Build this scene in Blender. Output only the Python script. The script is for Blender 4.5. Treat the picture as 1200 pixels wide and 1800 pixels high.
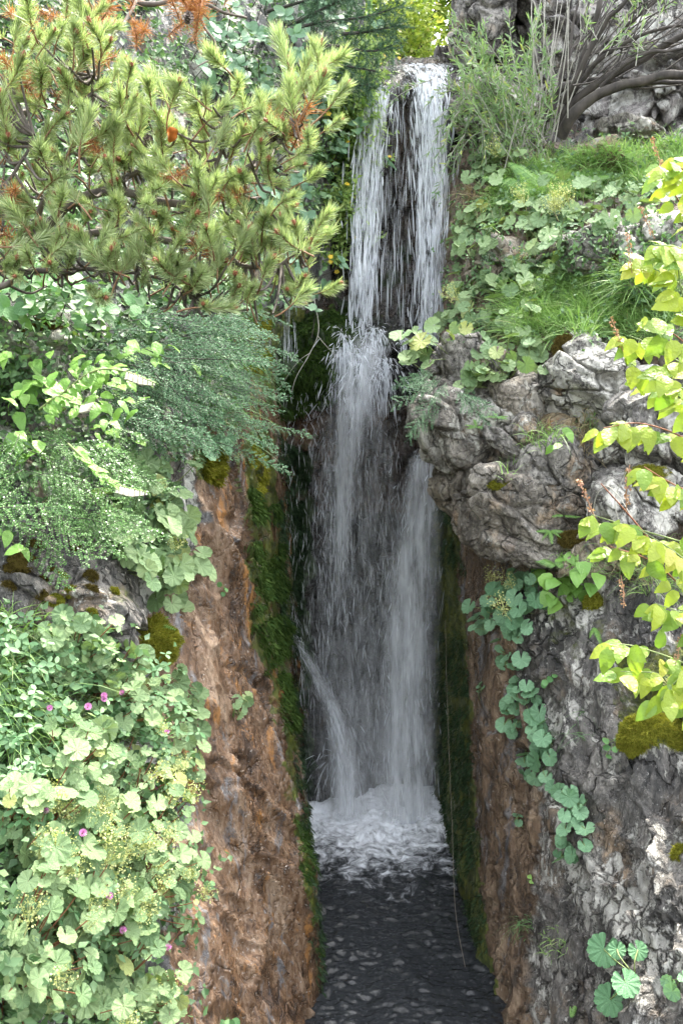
import bpy, math, random
import numpy as np
from mathutils import Vector, Matrix
from mathutils.bvhtree import BVHTree

random.seed(7)
RNG = np.random.default_rng(11)
for o in list(bpy.data.objects):
    bpy.data.objects.remove(o, do_unlink=True)
scene = bpy.context.scene
COL = scene.collection

# ------------------------------------------------------------------ camera, sky, sun, exposure
PITCH = math.radians(8.0)
FPX = 1693.0                      # focal length in pixels of a 1200 x 1800 picture
cam_data = bpy.data.cameras.new('camera')
cam_data.sensor_fit = 'VERTICAL'
cam_data.sensor_height = 36.0
cam_data.lens = 36.0 * FPX / 1800.0
cam_data.clip_start = 0.05
cam_data.clip_end = 500.0
cam = bpy.data.objects.new('camera', cam_data)
COL.objects.link(cam)
cam.location = (0, 0, 0)
cam.rotation_euler = (math.pi / 2 - PITCH, 0, 0)
scene.camera = cam

SUN_EL = math.radians(64.0)
SUN_AZ = math.radians(34.0)       # clockwise from +Y (away from the camera) towards +X
world = bpy.data.worlds.new('World')
scene.world = world
world.use_nodes = True
wn = world.node_tree
for n in list(wn.nodes):
    wn.nodes.remove(n)
sky = wn.nodes.new('ShaderNodeTexSky')
sky.sky_type = 'NISHITA'
sky.sun_disc = False
sky.sun_elevation = SUN_EL
sky.sun_rotation = SUN_AZ
sky.air_density = 1.3
sky.dust_density = 3.0
sky.ozone_density = 0.6
bg = wn.nodes.new('ShaderNodeBackground')
bg.inputs['Strength'].default_value = 0.15
wo = wn.nodes.new('ShaderNodeOutputWorld')
hazy = wn.nodes.new('ShaderNodeHueSaturation')        # thin high haze: the sky is less blue than a clear one
hazy.inputs['Saturation'].default_value = 0.32
wn.links.new(sky.outputs['Color'], hazy.inputs['Color'])
wn.links.new(hazy.outputs['Color'], bg.inputs['Color'])
wn.links.new(bg.outputs['Background'], wo.inputs['Surface'])

sd = bpy.data.lights.new('sun', 'SUN')
sd.energy = 2.05
sd.angle = math.radians(1.0)
sd.color = (1.0, 0.95, 0.86)
sun = bpy.data.objects.new('sun', sd)
COL.objects.link(sun)
sdir = Vector((math.sin(SUN_AZ) * math.cos(SUN_EL), math.cos(SUN_AZ) * math.cos(SUN_EL), math.sin(SUN_EL)))
sun.rotation_euler = sdir.to_track_quat('Z', 'Y').to_euler()

vs = scene.view_settings
vs.view_transform = 'Standard'
vs.look = 'None'
vs.gamma = 1.0
vs.use_curve_mapping = False
vs.exposure = 3.0
scene.render.engine = 'CYCLES'
cy = scene.cycles
cy.use_denoising = True
cy.max_bounces = 7
cy.use_adaptive_sampling = True
cy.adaptive_threshold = 0.025
cy.diffuse_bounces = 4
cy.glossy_bounces = 3
cy.transmission_bounces = 5
cy.transparent_max_bounces = 20
cy.sample_clamp_indirect = 6.0
cy.caustics_reflective = False
cy.caustics_refractive = False

# ------------------------------------------------------------------ view helpers: where a place in the photo stands in the world
CP, SP = math.cos(PITCH), math.sin(PITCH)

def P(px, py, Y):
    """World point(s) that stand at distance Y on the sight line through (px, py)."""
    px = np.asarray(px, float); py = np.asarray(py, float); Y = np.asarray(Y, float)
    u = (px - 600.0) / FPX
    v = (900.0 - py) / FPX
    t = Y / (CP + v * SP)
    return np.stack([u * t, Y + 0 * t, (v * CP - SP) * t], -1)

def proj(pts):
    pts = np.asarray(pts, float)
    x, y, z = pts[..., 0], pts[..., 1], pts[..., 2]
    dep = y * CP - z * SP
    up = y * SP + z * CP
    return 600.0 + FPX * x / dep, 900.0 - FPX * up / dep

def inside(px, py, poly):
    px = np.asarray(px); py = np.asarray(py)
    r = np.zeros(px.shape, bool)
    n = len(poly)
    for i in range(n):
        x0, y0 = poly[i]; x1, y1 = poly[(i + 1) % n]
        if y0 == y1:
            continue
        c = ((y0 > py) != (y1 > py)) & (px < (x1 - x0) * (py - y0) / (y1 - y0) + x0)
        r ^= c
    return r

# ------------------------------------------------------------------ noise
def _hash(ix, iy, iz, s):
    h = (ix.astype(np.int64) * 374761393 + iy.astype(np.int64) * 668265263 + iz.astype(np.int64) * 2147483647 + s * 974711) & 0xffffffff
    h = ((h ^ (h >> 13)) * 1274126177) & 0xffffffff
    h = ((h ^ (h >> 16)) * 2246822519) & 0xffffffff
    return ((h ^ (h >> 15)) & 0xffffff) / float(0xffffff)

def vnoise(p, s=0):
    i = np.floor(p); f = p - i; i = i.astype(np.int64)
    u = f * f * f * (f * (f * 6 - 15) + 10)
    r = 0
    for dx in (0, 1):
        wx = u[:, 0] if dx else 1 - u[:, 0]
        for dy in (0, 1):
            wy = u[:, 1] if dy else 1 - u[:, 1]
            for dz in (0, 1):
                wz = u[:, 2] if dz else 1 - u[:, 2]
                r = r + wx * wy * wz * _hash(i[:, 0] + dx, i[:, 1] + dy, i[:, 2] + dz, s)
    return r

def fbm(p, octv=4, s=0, gain=0.5):
    a, t, r = 1.0, 0.0, 0
    for k in range(octv):
        r = r + a * (vnoise(p, s + k) - 0.5) * 2
        t += a; a *= gain; p = p * 2.03 + 7.1
    return r / t

def ridge(p, octv=4, s=0):
    a, t, r = 1.0, 0.0, 0
    for k in range(octv):
        r = r + a * (1 - np.abs(vnoise(p, s + k) - 0.5) * 2) ** 2
        t += a; a *= 0.5; p = p * 2.1 + 3.7
    return r / t

def worley(p, s=0):
    i = np.floor(p).astype(np.int64); f1 = np.full(len(p), 9.0); f2 = np.full(len(p), 9.0); cid = np.zeros(len(p)); rel = np.zeros((len(p), 3))
    for dx in (-1, 0, 1):
        for dy in (-1, 0, 1):
            for dz in (-1, 0, 1):
                a, b, c = i[:, 0] + dx, i[:, 1] + dy, i[:, 2] + dz
                q = np.stack([a + _hash(a, b, c, s), b + _hash(a, b, c, s + 1), c + _hash(a, b, c, s + 2)], -1)
                d = np.linalg.norm(q - p, axis=1)
                near = d < f1
                f2 = np.where(near, f1, np.minimum(f2, d))
                cid = np.where(near, _hash(a, b, c, s + 3), cid)
                rel = np.where(near[:, None], p - q, rel)
                f1 = np.where(near, d, f1)
    return f1, f2, cid, rel

def facet(p, s):
    """Broken stone: every cell is a tilted flat facet."""
    f1, f2, cid, rel = worley(p, s)
    g = np.stack([np.modf(cid * 91.7)[0], np.modf(cid * 37.3)[0], np.modf(cid * 153.1)[0]], -1) * 2 - 1
    e = f2 - f1
    k = np.clip(e / 0.16, 0, 1); k = k * k * (3 - 2 * k)
    return (np.sum(rel * g, 1) * 1.5 + (cid - 0.5) * 0.45) * (0.25 + 0.75 * k), e

# ------------------------------------------------------------------ mesh building
class MB:
    """Collects vertices and faces (tris and quads) for one mesh."""
    def __init__(self):
        self.v = []; self.q = []; self.t = []; self.n = 0
    def add(self, v, quads=None, tris=None):
        v = np.asarray(v, np.float32).reshape(-1, 3)
        if quads is not None and len(quads):
            self.q.append(np.asarray(quads, np.int32).reshape(-1, 4) + self.n)
        if tris is not None and len(tris):
            self.t.append(np.asarray(tris, np.int32).reshape(-1, 3) + self.n)
        self.v.append(v); self.n += len(v)
    def mesh(self, name, mat, smooth=True):
        m = bpy.data.meshes.new(name)
        if self.n == 0:
            return m
        v = np.concatenate(self.v)
        q = np.concatenate(self.q) if self.q else np.zeros((0, 4), np.int32)
        t = np.concatenate(self.t) if self.t else np.zeros((0, 3), np.int32)
        m.vertices.add(len(v)); m.vertices.foreach_set('co', v.ravel())
        loops = np.concatenate([q.ravel(), t.ravel()])
        m.loops.add(len(loops)); m.loops.foreach_set('vertex_index', loops)
        st = np.concatenate([np.arange(len(q)) * 4, len(q) * 4 + np.arange(len(t)) * 3]).astype(np.int32)
        m.polygons.add(len(st)); m.polygons.foreach_set('loop_start', st)
        if smooth:
            m.polygons.foreach_set('use_smooth', np.ones(len(st), bool))
        if mat:
            m.materials.append(mat)
        m.update(calc_edges=True)
        m.validate()
        return m

def grid_quads(nv, nu, close_u=False):
    i, j = np.meshgrid(np.arange(nv - 1), np.arange(nu if close_u else nu - 1), indexing='ij')
    j2 = (j + 1) % nu
    return np.stack([i * nu + j, i * nu + j2, (i + 1) * nu + j2, (i + 1) * nu + j], -1).reshape(-1, 4)

def tube(mb, pts, rad, sides=5, cap=True):
    pts = np.asarray(pts, float); n = len(pts)
    rad = np.broadcast_to(np.asarray(rad, float), (n,))
    tan = np.gradient(pts, axis=0); tan /= np.linalg.norm(tan, axis=1, keepdims=True) + 1e-9
    ref = np.array([0.31, 0.87, 0.38]); ref = np.where(np.abs(tan @ ref)[:, None] > 0.93, np.array([0.9, -0.1, 0.4]), ref)
    a = np.cross(tan, ref); a /= np.linalg.norm(a, axis=1, keepdims=True) + 1e-9
    b = np.cross(tan, a)
    th = np.arange(sides) / sides * 2 * np.pi
    ring = pts[:, None] + rad[:, None, None] * (a[:, None] * np.cos(th)[None, :, None] + b[:, None] * np.sin(th)[None, :, None])
    mb.add(ring.reshape(-1, 3), grid_quads(n, sides, True))

def curve(ctrl, n):
    """Catmull-Rom through control points."""
    c = np.asarray(ctrl, float)
    if len(c) == 2:
        return c[0] + (c[1] - c[0]) * np.linspace(0, 1, n)[:, None]
    c = np.concatenate([[2 * c[0] - c[1]], c, [2 * c[-1] - c[-2]]])
    t = np.linspace(0, len(c) - 3 - 1e-6, n); k = t.astype(int); f = (t - k)[:, None]
    p0, p1, p2, p3 = c[k], c[k + 1], c[k + 2], c[k + 3]
    return 0.5 * (2 * p1 + (p2 - p0) * f + (2 * p0 - 5 * p1 + 4 * p2 - p3) * f ** 2 + (3 * p1 - p0 - 3 * p2 + p3) * f ** 3)

def link(name, mesh, parent=None):
    o = bpy.data.objects.new(name, mesh)
    COL.objects.link(o)
    if parent is not None:
        o.parent = parent
    return o

def tag(o, label=None, cat=None, group=None, kind=None):
    if label: o['label'] = label
    if cat: o['category'] = cat
    if group: o['group'] = group
    if kind: o['kind'] = kind
    return o

def thing(name, label, cat, loc, group=None):
    o = bpy.data.objects.new(name, None)
    COL.objects.link(o)
    o.location = loc
    o.empty_display_size = 0.05
    return tag(o, label, cat, group)

def part(name, mb_or_mesh, mat, root, kind=None, world=True, smooth=True):
    """A child mesh given in world coordinates."""
    me = mb_or_mesh.mesh(name, mat, smooth) if isinstance(mb_or_mesh, MB) else mb_or_mesh
    o = link(name, me, root)
    if world:
        o.matrix_parent_inverse = Matrix.Translation(-Vector(root.location))
    if kind:
        o['kind'] = kind
    return o

def inst(name, me, M, root):
    """A child that shares mesh data, placed by a world matrix."""
    o = link(name, me, root)
    o.matrix_basis = Matrix.Translation(-Vector(root.location)) @ M
    return o

def frame(pos, normal, tip, scale):
    z = Vector(normal).normalized(); y = Vector(tip)
    y = y - z * y.dot(z)
    if y.length < 1e-4:
        y = z.orthogonal()
    y.normalize(); x = y.cross(z)
    s = scale if hasattr(scale, '__len__') else (scale,) * 3
    M = Matrix(((x.x * s[0], y.x * s[1], z.x * s[2], pos[0]), (x.y * s[0], y.y * s[1], z.y * s[2], pos[1]),
                (x.z * s[0], y.z * s[1], z.z * s[2], pos[2]), (0, 0, 0, 1)))
    return M

def rv(s=1.0):
    return Vector((random.gauss(0, s), random.gauss(0, s), random.gauss(0, s)))

# ------------------------------------------------------------------ materials
class NT:
    def __init__(self, name):
        self.m = bpy.data.materials.new(name); self.m.use_nodes = True
        self.t = self.m.node_tree
        for n in list(self.t.nodes): self.t.nodes.remove(n)
        self.out = self.t.nodes.new('ShaderNodeOutputMaterial')
    def n(self, kind, props=None, **inp):
        nd = self.t.nodes.new('ShaderNode' + kind)
        for k, v in (props or {}).items(): setattr(nd, k, v)
        for k, v in inp.items():
            key = k.replace('_', ' ')
            sock = nd.inputs[int(k[1:])] if k[0] == 'i' and k[1:].isdigit() else nd.inputs[key]
            self.set(sock, v)
        return nd
    def set(self, sock, v):
        if hasattr(v, 'is_output') or isinstance(v, bpy.types.NodeSocket):
            self.t.links.new(v, sock)
        elif isinstance(v, bpy.types.Node):
            self.t.links.new(v.outputs[0], sock)
        else:
            sock.default_value = (*v, 1.0) if hasattr(v, '__len__') and len(v) == 3 and len(sock.default_value) == 4 else v
    def math(self, op, a, b=0.0, clamp=False):
        return self.n('Math', {'operation': op, 'use_clamp': clamp}, i0=a, i1=b).outputs[0]
    def noise(self, vec, scale, detail=5.0, rough=0.55, dist=0.0):
        return self.n('TexNoise', None, Vector=vec, Scale=scale, Detail=detail, Roughness=rough, Distortion=dist).outputs['Fac']
    def ramp(self, fac, stops, interp='LINEAR'):
        nd = self.n('ValToRGB'); self.set(nd.inputs[0], fac)
        cr = nd.color_ramp; cr.interpolation = interp
        while len(cr.elements) < len(stops): cr.elements.new(0.5)
        for e, (p, c) in zip(cr.elements, stops):
            e.position = p; e.color = (*c, 1.0) if hasattr(c, '__len__') else (c, c, c, 1.0)
        return nd.outputs[0]
    def mix(self, fac, a, b, mode='MIX'):
        nd = self.t.nodes.new('ShaderNodeMix'); nd.data_type = 'RGBA'; nd.blend_type = mode
        self.set(nd.inputs[0], fac); self.set(nd.inputs[6], a); self.set(nd.inputs[7], b)
        return nd.outputs[2]
    def mapping(self, vec, rot=(0, 0, 0), scale=(1, 1, 1)):
        return self.n('Mapping', None, Vector=vec, Rotation=rot, Scale=scale).outputs[0]
    def step(self, x, lo, hi):
        nd = self.n('MapRange', {'interpolation_type': 'SMOOTHSTEP'})
        self.set(nd.inputs[0], x); nd.inputs[1].default_value = lo; nd.inputs[2].default_value = hi
        return nd.outputs[0]
    def surface(self, s):
        self.t.links.new(s if isinstance(s, bpy.types.NodeSocket) else s.outputs[0], self.out.inputs['Surface']); return self.m

def rock_material(name, tones, lichen=(0.46, 0.45, 0.40), lichen_amount=0.5, rough=(0.55, 0.85), foli=(0.0, 0.6, 0.3), fscale=(1, 1, 0.3),
                  brown=((0.10, 0.045, 0.018), (0.26, 0.13, 0.055), (0.36, 0.28, 0.2)), moss=((0.03, 0.05, 0.008), (0.13, 0.14, 0.02)), up_moss=0.0, bump=0.5, rust_col=(0.30, 0.13, 0.04), rust_amt=1.0, lscale=11.0):
    """Rock that reads the painted geology of the cliff meshes: colour attribute 'geo' = (brown stone, moss, lichen, wetness)."""
    N = NT(name)
    co = N.n('TexCoord').outputs['Object']
    at = N.n('Attribute', {'attribute_name': 'geo'})
    sep = N.n('SeparateColor', None, Color=at.outputs['Color'])
    br, ms, li = sep.outputs[0], sep.outputs[1], sep.outputs[2]
    wet = at.outputs['Alpha']
    fc = N.mapping(co, foli, fscale)
    n1 = N.noise(fc, 5.0, 9.0, 0.66, 0.6)
    n2 = N.noise(fc, 26.0, 6.0, 0.65, 0.4)
    n3 = N.noise(co, 90.0, 4.0, 0.6)
    big = N.noise(co, 1.7, 4.0, 0.5)
    n4 = N.noise(fc, 75.0, 5.0, 0.7, 0.2)
    m12 = N.math('ADD', N.math('MULTIPLY', n1, 0.42), N.math('ADD', N.math('MULTIPLY', n2, 0.33), N.math('MULTIPLY', n4, 0.25)))
    grey = N.ramp(m12, [(0.41, tones[0]), (0.48, tones[1]), (0.545, tones[2]), (0.62, tones[3])])
    brn = N.ramp(m12, [(0.42, brown[0]), (0.5, brown[1]), (0.59, brown[2])])
    rust = N.mix(N.math('MULTIPLY', N.step(N.noise(fc, 8.0, 7.0, 0.7, 0.8), 0.56, 0.66), rust_amt), brn, rust_col)
    rust = N.mix(N.step(N.noise(fc, 6.0, 8.0, 0.72, 1.4), 0.55, 0.62), rust, N.ramp(n2, [(0.35, (0.06, 0.055, 0.055)), (0.62, (0.24, 0.225, 0.22))]))
    base = N.mix(br, grey, rust)
    # tan iron staining and black algae streaks
    tan = N.math('MULTIPLY', N.step(N.noise(co, 3.6, 7.0, 0.62, 0.4), 0.52, 0.66), N.math('MULTIPLY', N.math('SUBTRACT', 1.0, br), 0.6))
    base = N.mix(tan, base, N.mix(1.0, base, (1.75, 1.22, 0.7), 'MULTIPLY'))
    blk = N.step(N.noise(N.mapping(co, (0, 0, 0), (1, 1, 0.35)), 7.0, 8.0, 0.7, 0.3), 0.54, 0.63)
    base = N.mix(N.math('MULTIPLY', blk, N.math('SUBTRACT', 0.5, N.math('MULTIPLY', br, 0.3))), base, (0.025, 0.023, 0.021))
    # cracks: broken dark joints
    wob = N.n('TexNoise', None, Vector=co, Scale=9.0, Detail=4.0).outputs['Color']
    cv = N.n('VectorMath', {'operation': 'MULTIPLY_ADD'}, i0=wob, i1=(0.13, 0.13, 0.13), i2=fc).outputs[0]
    vd = N.n('TexVoronoi', {'feature': 'DISTANCE_TO_EDGE'}, Vector=cv, Scale=9.0).outputs['Distance']
    vd2 = N.n('TexVoronoi', {'feature': 'DISTANCE_TO_EDGE'}, Vector=cv, Scale=27.0).outputs['Distance']
    open_ = N.step(N.noise(co, 5.0, 4.0, 0.6), 0.42, 0.56)
    ck = N.math('MULTIPLY', N.math('SUBTRACT', 1.0, N.step(vd, 0.0, 0.05)), open_)
    ck2 = N.math('MULTIPLY', N.math('SUBTRACT', 1.0, N.step(vd2, 0.0, 0.06)), N.math('SUBTRACT', 1.0, open_))
    crk = N.math('MULTIPLY', N.math('MAXIMUM', ck, N.math('MULTIPLY', ck2, 0.3)), N.math('SUBTRACT', 1.0, N.math('MULTIPLY', br, 0.65)))
    # lichen crusts: hard-edged pale patches, some stretched with the foliation
    la = N.noise(fc, lscale, 10.0, 0.8, 0.25)
    lb = N.noise(co, 4.0, 7.0, 0.6, 0.3)
    lm = N.math('ADD', la, N.math('MULTIPLY', N.math('SUBTRACT', lb, 0.5), 0.9))
    lm = N.math('ADD', lm, N.math('MULTIPLY', N.math('SUBTRACT', li, 0.5), 0.35))
    th = 0.66 - 0.16 * lichen_amount
    lmask = N.step(lm, th, th + 0.035)
    lcol = N.ramp(n2, [(0.35, tuple(c * 0.55 for c in lichen)), (0.55, lichen), (0.7, tuple(min(1, c * 1.3) for c in lichen))])
    base = N.mix(N.math('MULTIPLY', lmask, N.math('SUBTRACT', 1.0, br)), base, lcol)
    base = N.mix(N.math('MULTIPLY', crk, N.math('SUBTRACT', 0.75, N.math('MULTIPLY', br, 0.3))), base, N.mix(1.0, base, (0.12, 0.11, 0.1), 'MULTIPLY'))
    # small dark specks and white grains
    base = N.mix(N.step(n3, 0.62, 0.70), base, N.mix(0.55, base, (0.5, 0.48, 0.44)))
    base = N.mix(N.step(N.noise(co, 60.0, 3.0, 0.6), 0.60, 0.66), base, N.mix(0.6, base, (0.02, 0.02, 0.018)))
    # moss
    geo = N.n('NewGeometry')
    nz = N.n('SeparateXYZ', None, Vector=geo.outputs['Normal']).outputs[2]
    mm = N.math('ADD', ms, N.math('MULTIPLY', N.math('SUBTRACT', N.noise(co, 6.0, 6.0, 0.65), 0.5), 1.1))
    if up_moss:
        mm = N.math('ADD', mm, N.math('MULTIPLY', N.math('MAXIMUM', nz, 0.0), up_moss))
    mmask = N.step(mm, 0.42, 0.56)
    mcol = N.mix(N.step(N.noise(co, 30.0, 5.0, 0.7), 0.35, 0.65), moss[0], moss[1])
    base = N.mix(mmask, base, mcol)
    r0 = N.math('ADD', rough[0], N.math('MULTIPLY', n2, rough[1] - rough[0]))
    rr = N.math('SUBTRACT', r0, N.math('MULTIPLY', wet, 0.5), True)
    rr = N.math('ADD', rr, N.math('MULTIPLY', mmask, 0.25), True)
    hgt = N.math('ADD', N.math('MULTIPLY', n1, 1.0), N.math('ADD', N.math('MULTIPLY', n2, 0.7), N.math('MULTIPLY', n4, 0.4)))
    hgt = N.math('SUBTRACT', N.math('ADD', hgt, N.math('MULTIPLY', lmask, 0.25)), N.math('MULTIPLY', crk, 0.7))
    bp = N.n('Bump', None, Strength=bump, Distance=0.03, Height=hgt)
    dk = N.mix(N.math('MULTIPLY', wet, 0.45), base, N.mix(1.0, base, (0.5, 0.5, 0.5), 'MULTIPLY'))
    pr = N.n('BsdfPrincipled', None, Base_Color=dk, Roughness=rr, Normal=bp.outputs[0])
    return N.surface(pr)

def leaf_material(name, c1, c2, c3=None, trans=0.3, rough=0.45, island=False, spec=0.4, blotch=0.0):
    N = NT(name)
    rnd = N.n('NewGeometry').outputs['Random Per Island'] if island else N.n('ObjectInfo').outputs['Random']
    stops = [(0.0, c1), (0.75, c2)] + ([(0.93, c2), (1.0, c3)] if c3 else [])
    col = N.ramp(rnd, stops)
    co = N.n('TexCoord').outputs['Object']
    nn = N.noise(co, 2.2 if not island else 40.0, 4.0, 0.6)
    col = N.mix(N.math('MULTIPLY', nn, 0.35), col, N.mix(1.0, col, (0.55, 0.6, 0.5), 'MULTIPLY'))
    if blotch:
        col = N.mix(N.math('MULTIPLY', N.step(N.noise(co, 3.5, 5.0, 0.65), 0.62, 0.72), blotch), col, (0.35, 0.30, 0.06))
    bp = N.n('Bump', None, Strength=0.25, Distance=0.02, Height=N.noise(co, 9.0, 3.0, 0.5))
    pr = N.n('BsdfPrincipled', None, Base_Color=col, Roughness=rough, Specular_IOR_Level=spec, Normal=bp.outputs[0])
    tr = N.n('BsdfTranslucent', None, Color=N.mix(1.0, col, (1.25, 1.35, 0.7), 'MULTIPLY'))
    mx = N.n('MixShader', None, Fac=trans); N.t.links.new(pr.outputs[0], mx.inputs[1]); N.t.links.new(tr.outputs[0], mx.inputs[2])
    return N.surface(mx)

def plain_material(name, c1, c2, rough=0.7, scale=30.0, stretch=(1, 1, 1), bump=0.3):
    N = NT(name)
    co = N.mapping(N.n('TexCoord').outputs['Object'], (0, 0, 0), stretch)
    nn = N.noise(co, scale, 5.0, 0.6)
    col = N.ramp(nn, [(0.3, c1), (0.7, c2)])
    bp = N.n('Bump', None, Strength=bump, Distance=0.01, Height=nn)
    return N.surface(N.n('BsdfPrincipled', None, Base_Color=col, Roughness=rough, Normal=bp.outputs[0]))

# ================================================================== THE SETTING: cliffs, gorge, ground
def interp_rows(rows, nv, nu):
    G = np.array([[P(px, py, Y) for (px, Y) in cols] for py, cols in rows])          # control net
    def dense(A, n):
        return np.stack([curve(A[r], n) for r in range(len(A))])
    def even(D, n, axis_pts):
        L = np.linalg.norm(np.diff(D, axis=1), axis=2).mean(0); s = np.concatenate([[0], np.cumsum(L)]); s /= s[-1]
        idx = np.interp(np.linspace(0, 1, n), s, np.arange(len(s)))
        k = np.minimum(idx.astype(int), len(s) - 2); f = (idx - k)[None, :, None]
        return D[:, k] * (1 - f) + D[:, k + 1] * f
    D = even(dense(G, 300), nu, None)                     # rows x nu
    E = even(dense(D.transpose(1, 0, 2), 600), nv, None)  # nu x nv
    return E.transpose(1, 0, 2)                            # nv x nu x 3

def grid_normals(S):
    du = np.gradient(S, axis=1); dv = np.gradient(S, axis=0)
    n = np.cross(du, dv); n /= np.linalg.norm(n, axis=2, keepdims=True) + 1e-9
    return n

def smooth01(x):
    x = np.clip(x, 0, 1); return x * x * (3 - 2 * x)

def rockify(p, amp, A, seed, cell=4.0, fine=1.0, crack=0.35):
    q = p @ np.asarray(A, float)
    w = np.stack([fbm(q * 3 + 11, 2, seed + 31), fbm(q * 3 + 23, 2, seed + 37), fbm(q * 3 + 41, 2, seed + 41)], -1) * 0.12
    a1, e1 = facet((q + w) * cell, seed)
    a2, e2 = facet((q + w * 0.5) * cell * 2.6, seed + 60)
    d = fbm(q * 1.5, 3, seed + 5) * 0.7 * amp + a1 * amp * 0.95 - np.exp(-(e1 / 0.05) ** 2) * amp * crack
    d = d + (a2 * 0.36 - np.exp(-(e2 / 0.05) ** 2) * 0.12) * amp * fine
    d = d + (fbm(q * 9, 4, seed + 9) * 0.20 + fbm(q * 30, 3, seed + 14) * 0.13 + fbm(q * 90, 2, seed + 19) * 0.05) * amp * fine
    return d

def foliation(direction, squash=0.3):
    """Stretch noise along a direction (rock layers run along it)."""
    d = np.asarray(direction, float); d /= np.linalg.norm(d)
    return np.eye(3) - (1 - squash) * np.outer(d, d)

def blob(px, py, poly, soft=22.0, s=0, scale=0.02):
    """Rough-edged mask of a patch."""
    q = np.stack([px * scale, py * scale, np.full(px.shape, 3.3 + s)], -1).reshape(-1, 3)
    jx = fbm(q, 3, 90 + s).reshape(px.shape) * soft * 1.6; jy = fbm(q + 40, 3, 95 + s).reshape(px.shape) * soft * 1.6
    return inside(px + jx, py + jy, poly).astype(float)

def set_geo(me, geo):
    ca = me.color_attributes.new('geo', 'FLOAT_COLOR', 'POINT')
    ca.data.foreach_set('color', np.ascontiguousarray(geo, dtype=np.float32).ravel())

SHEETS = {}
BV, BT = [], []      # rock surface for planting (coarse)
def add_collision(v, tris):
    off = sum(len(a) for a in BV)
    BV.append(np.asarray(v)); BT.append(np.asarray(tris) + off)

def cliff(name, rows, nv, nu, amp, A, seed, mat, geo_fn, amp_fn=None, cell=4.0, fine=1.0, label=None, keep=None):
    S = interp_rows(rows, nv, nu)
    Nn = grid_normals(S)
    px0, py0 = proj(S)
    d = rockify(S.reshape(-1, 3), 1.0, A, seed, cell, fine).reshape(nv, nu)
    a = amp if amp_fn is None else amp_fn(px0, py0, S) * amp
    S = S + Nn * (d * a)[..., None]
    mb = MB(); q = grid_quads(nv, nu)
    mb.add(S.reshape(-1, 3), q)
    me = mb.mesh(name, mat)
    px, py = proj(S)
    set_geo(me, geo_fn(px, py, S))
    o = link(name, me)
    tag(o, label, kind='structure')
    SHEETS[name] = (S, grid_normals(S), px, py)
    Sc = S[::3, ::3]; qc = grid_quads(*Sc.shape[:2])
    add_collision(Sc.reshape(-1, 3), np.concatenate([qc[:, [0, 1, 2]], qc[:, [0, 2, 3]]]))
    return o

M_LEFT = rock_material('rock_left', [(0.035, 0.034, 0.033), (0.085, 0.083, 0.08), (0.17, 0.165, 0.16), (0.3, 0.29, 0.275)], lichen_amount=0.25,
                       rough=(0.38, 0.8), foli=(0.15, 0.5, 0.0), fscale=(1, 1, 0.38), bump=0.75,
                       brown=((0.045, 0.026, 0.015), (0.155, 0.088, 0.047), (0.32, 0.225, 0.15)), rust_col=(0.40, 0.19, 0.06), rust_amt=0.9)
M_RIGHT = rock_material('rock_right', [(0.026, 0.025, 0.023), (0.08, 0.074, 0.066), (0.16, 0.147, 0.13), (0.30, 0.28, 0.245)], lichen_amount=0.3, lichen=(0.46, 0.44, 0.39), lscale=20.0, rust_amt=0.25, rust_col=(0.16, 0.09, 0.04),
                        rough=(0.5, 0.85), foli=(0.0, -0.55, 0.0), fscale=(1, 1, 0.3), bump=1.0,
                        brown=((0.05, 0.033, 0.02), (0.15, 0.096, 0.056), (0.27, 0.195, 0.125)))
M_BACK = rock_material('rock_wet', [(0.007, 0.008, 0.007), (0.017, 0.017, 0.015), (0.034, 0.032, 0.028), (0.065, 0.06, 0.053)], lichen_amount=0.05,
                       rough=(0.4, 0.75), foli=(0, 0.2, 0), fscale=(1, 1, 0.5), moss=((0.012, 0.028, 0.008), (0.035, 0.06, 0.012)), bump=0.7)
M_BOULDER = rock_material('rock_boulder', [(0.055, 0.05, 0.045), (0.17, 0.157, 0.138), (0.32, 0.295, 0.26), (0.46, 0.43, 0.38)], lichen_amount=0.6, lichen=(0.48, 0.46, 0.40), lscale=20.0,
                          rough=(0.6, 0.9), foli=(0.3, 0.3, 0.2), fscale=(1, 1, 0.6), bump=1.0,
                          brown=((0.14, 0.1, 0.05), (0.26, 0.19, 0.09), (0.36, 0.29, 0.18)))
M_FARROCK = rock_material('rock_far', [(0.06, 0.058, 0.055), (0.16, 0.15, 0.14), (0.3, 0.28, 0.26), (0.5, 0.47, 0.43)], lichen_amount=0.4,
                          rough=(0.65, 0.9), foli=(0, 0.1, 0), fscale=(1, 1, 0.4), bump=0.6)

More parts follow.
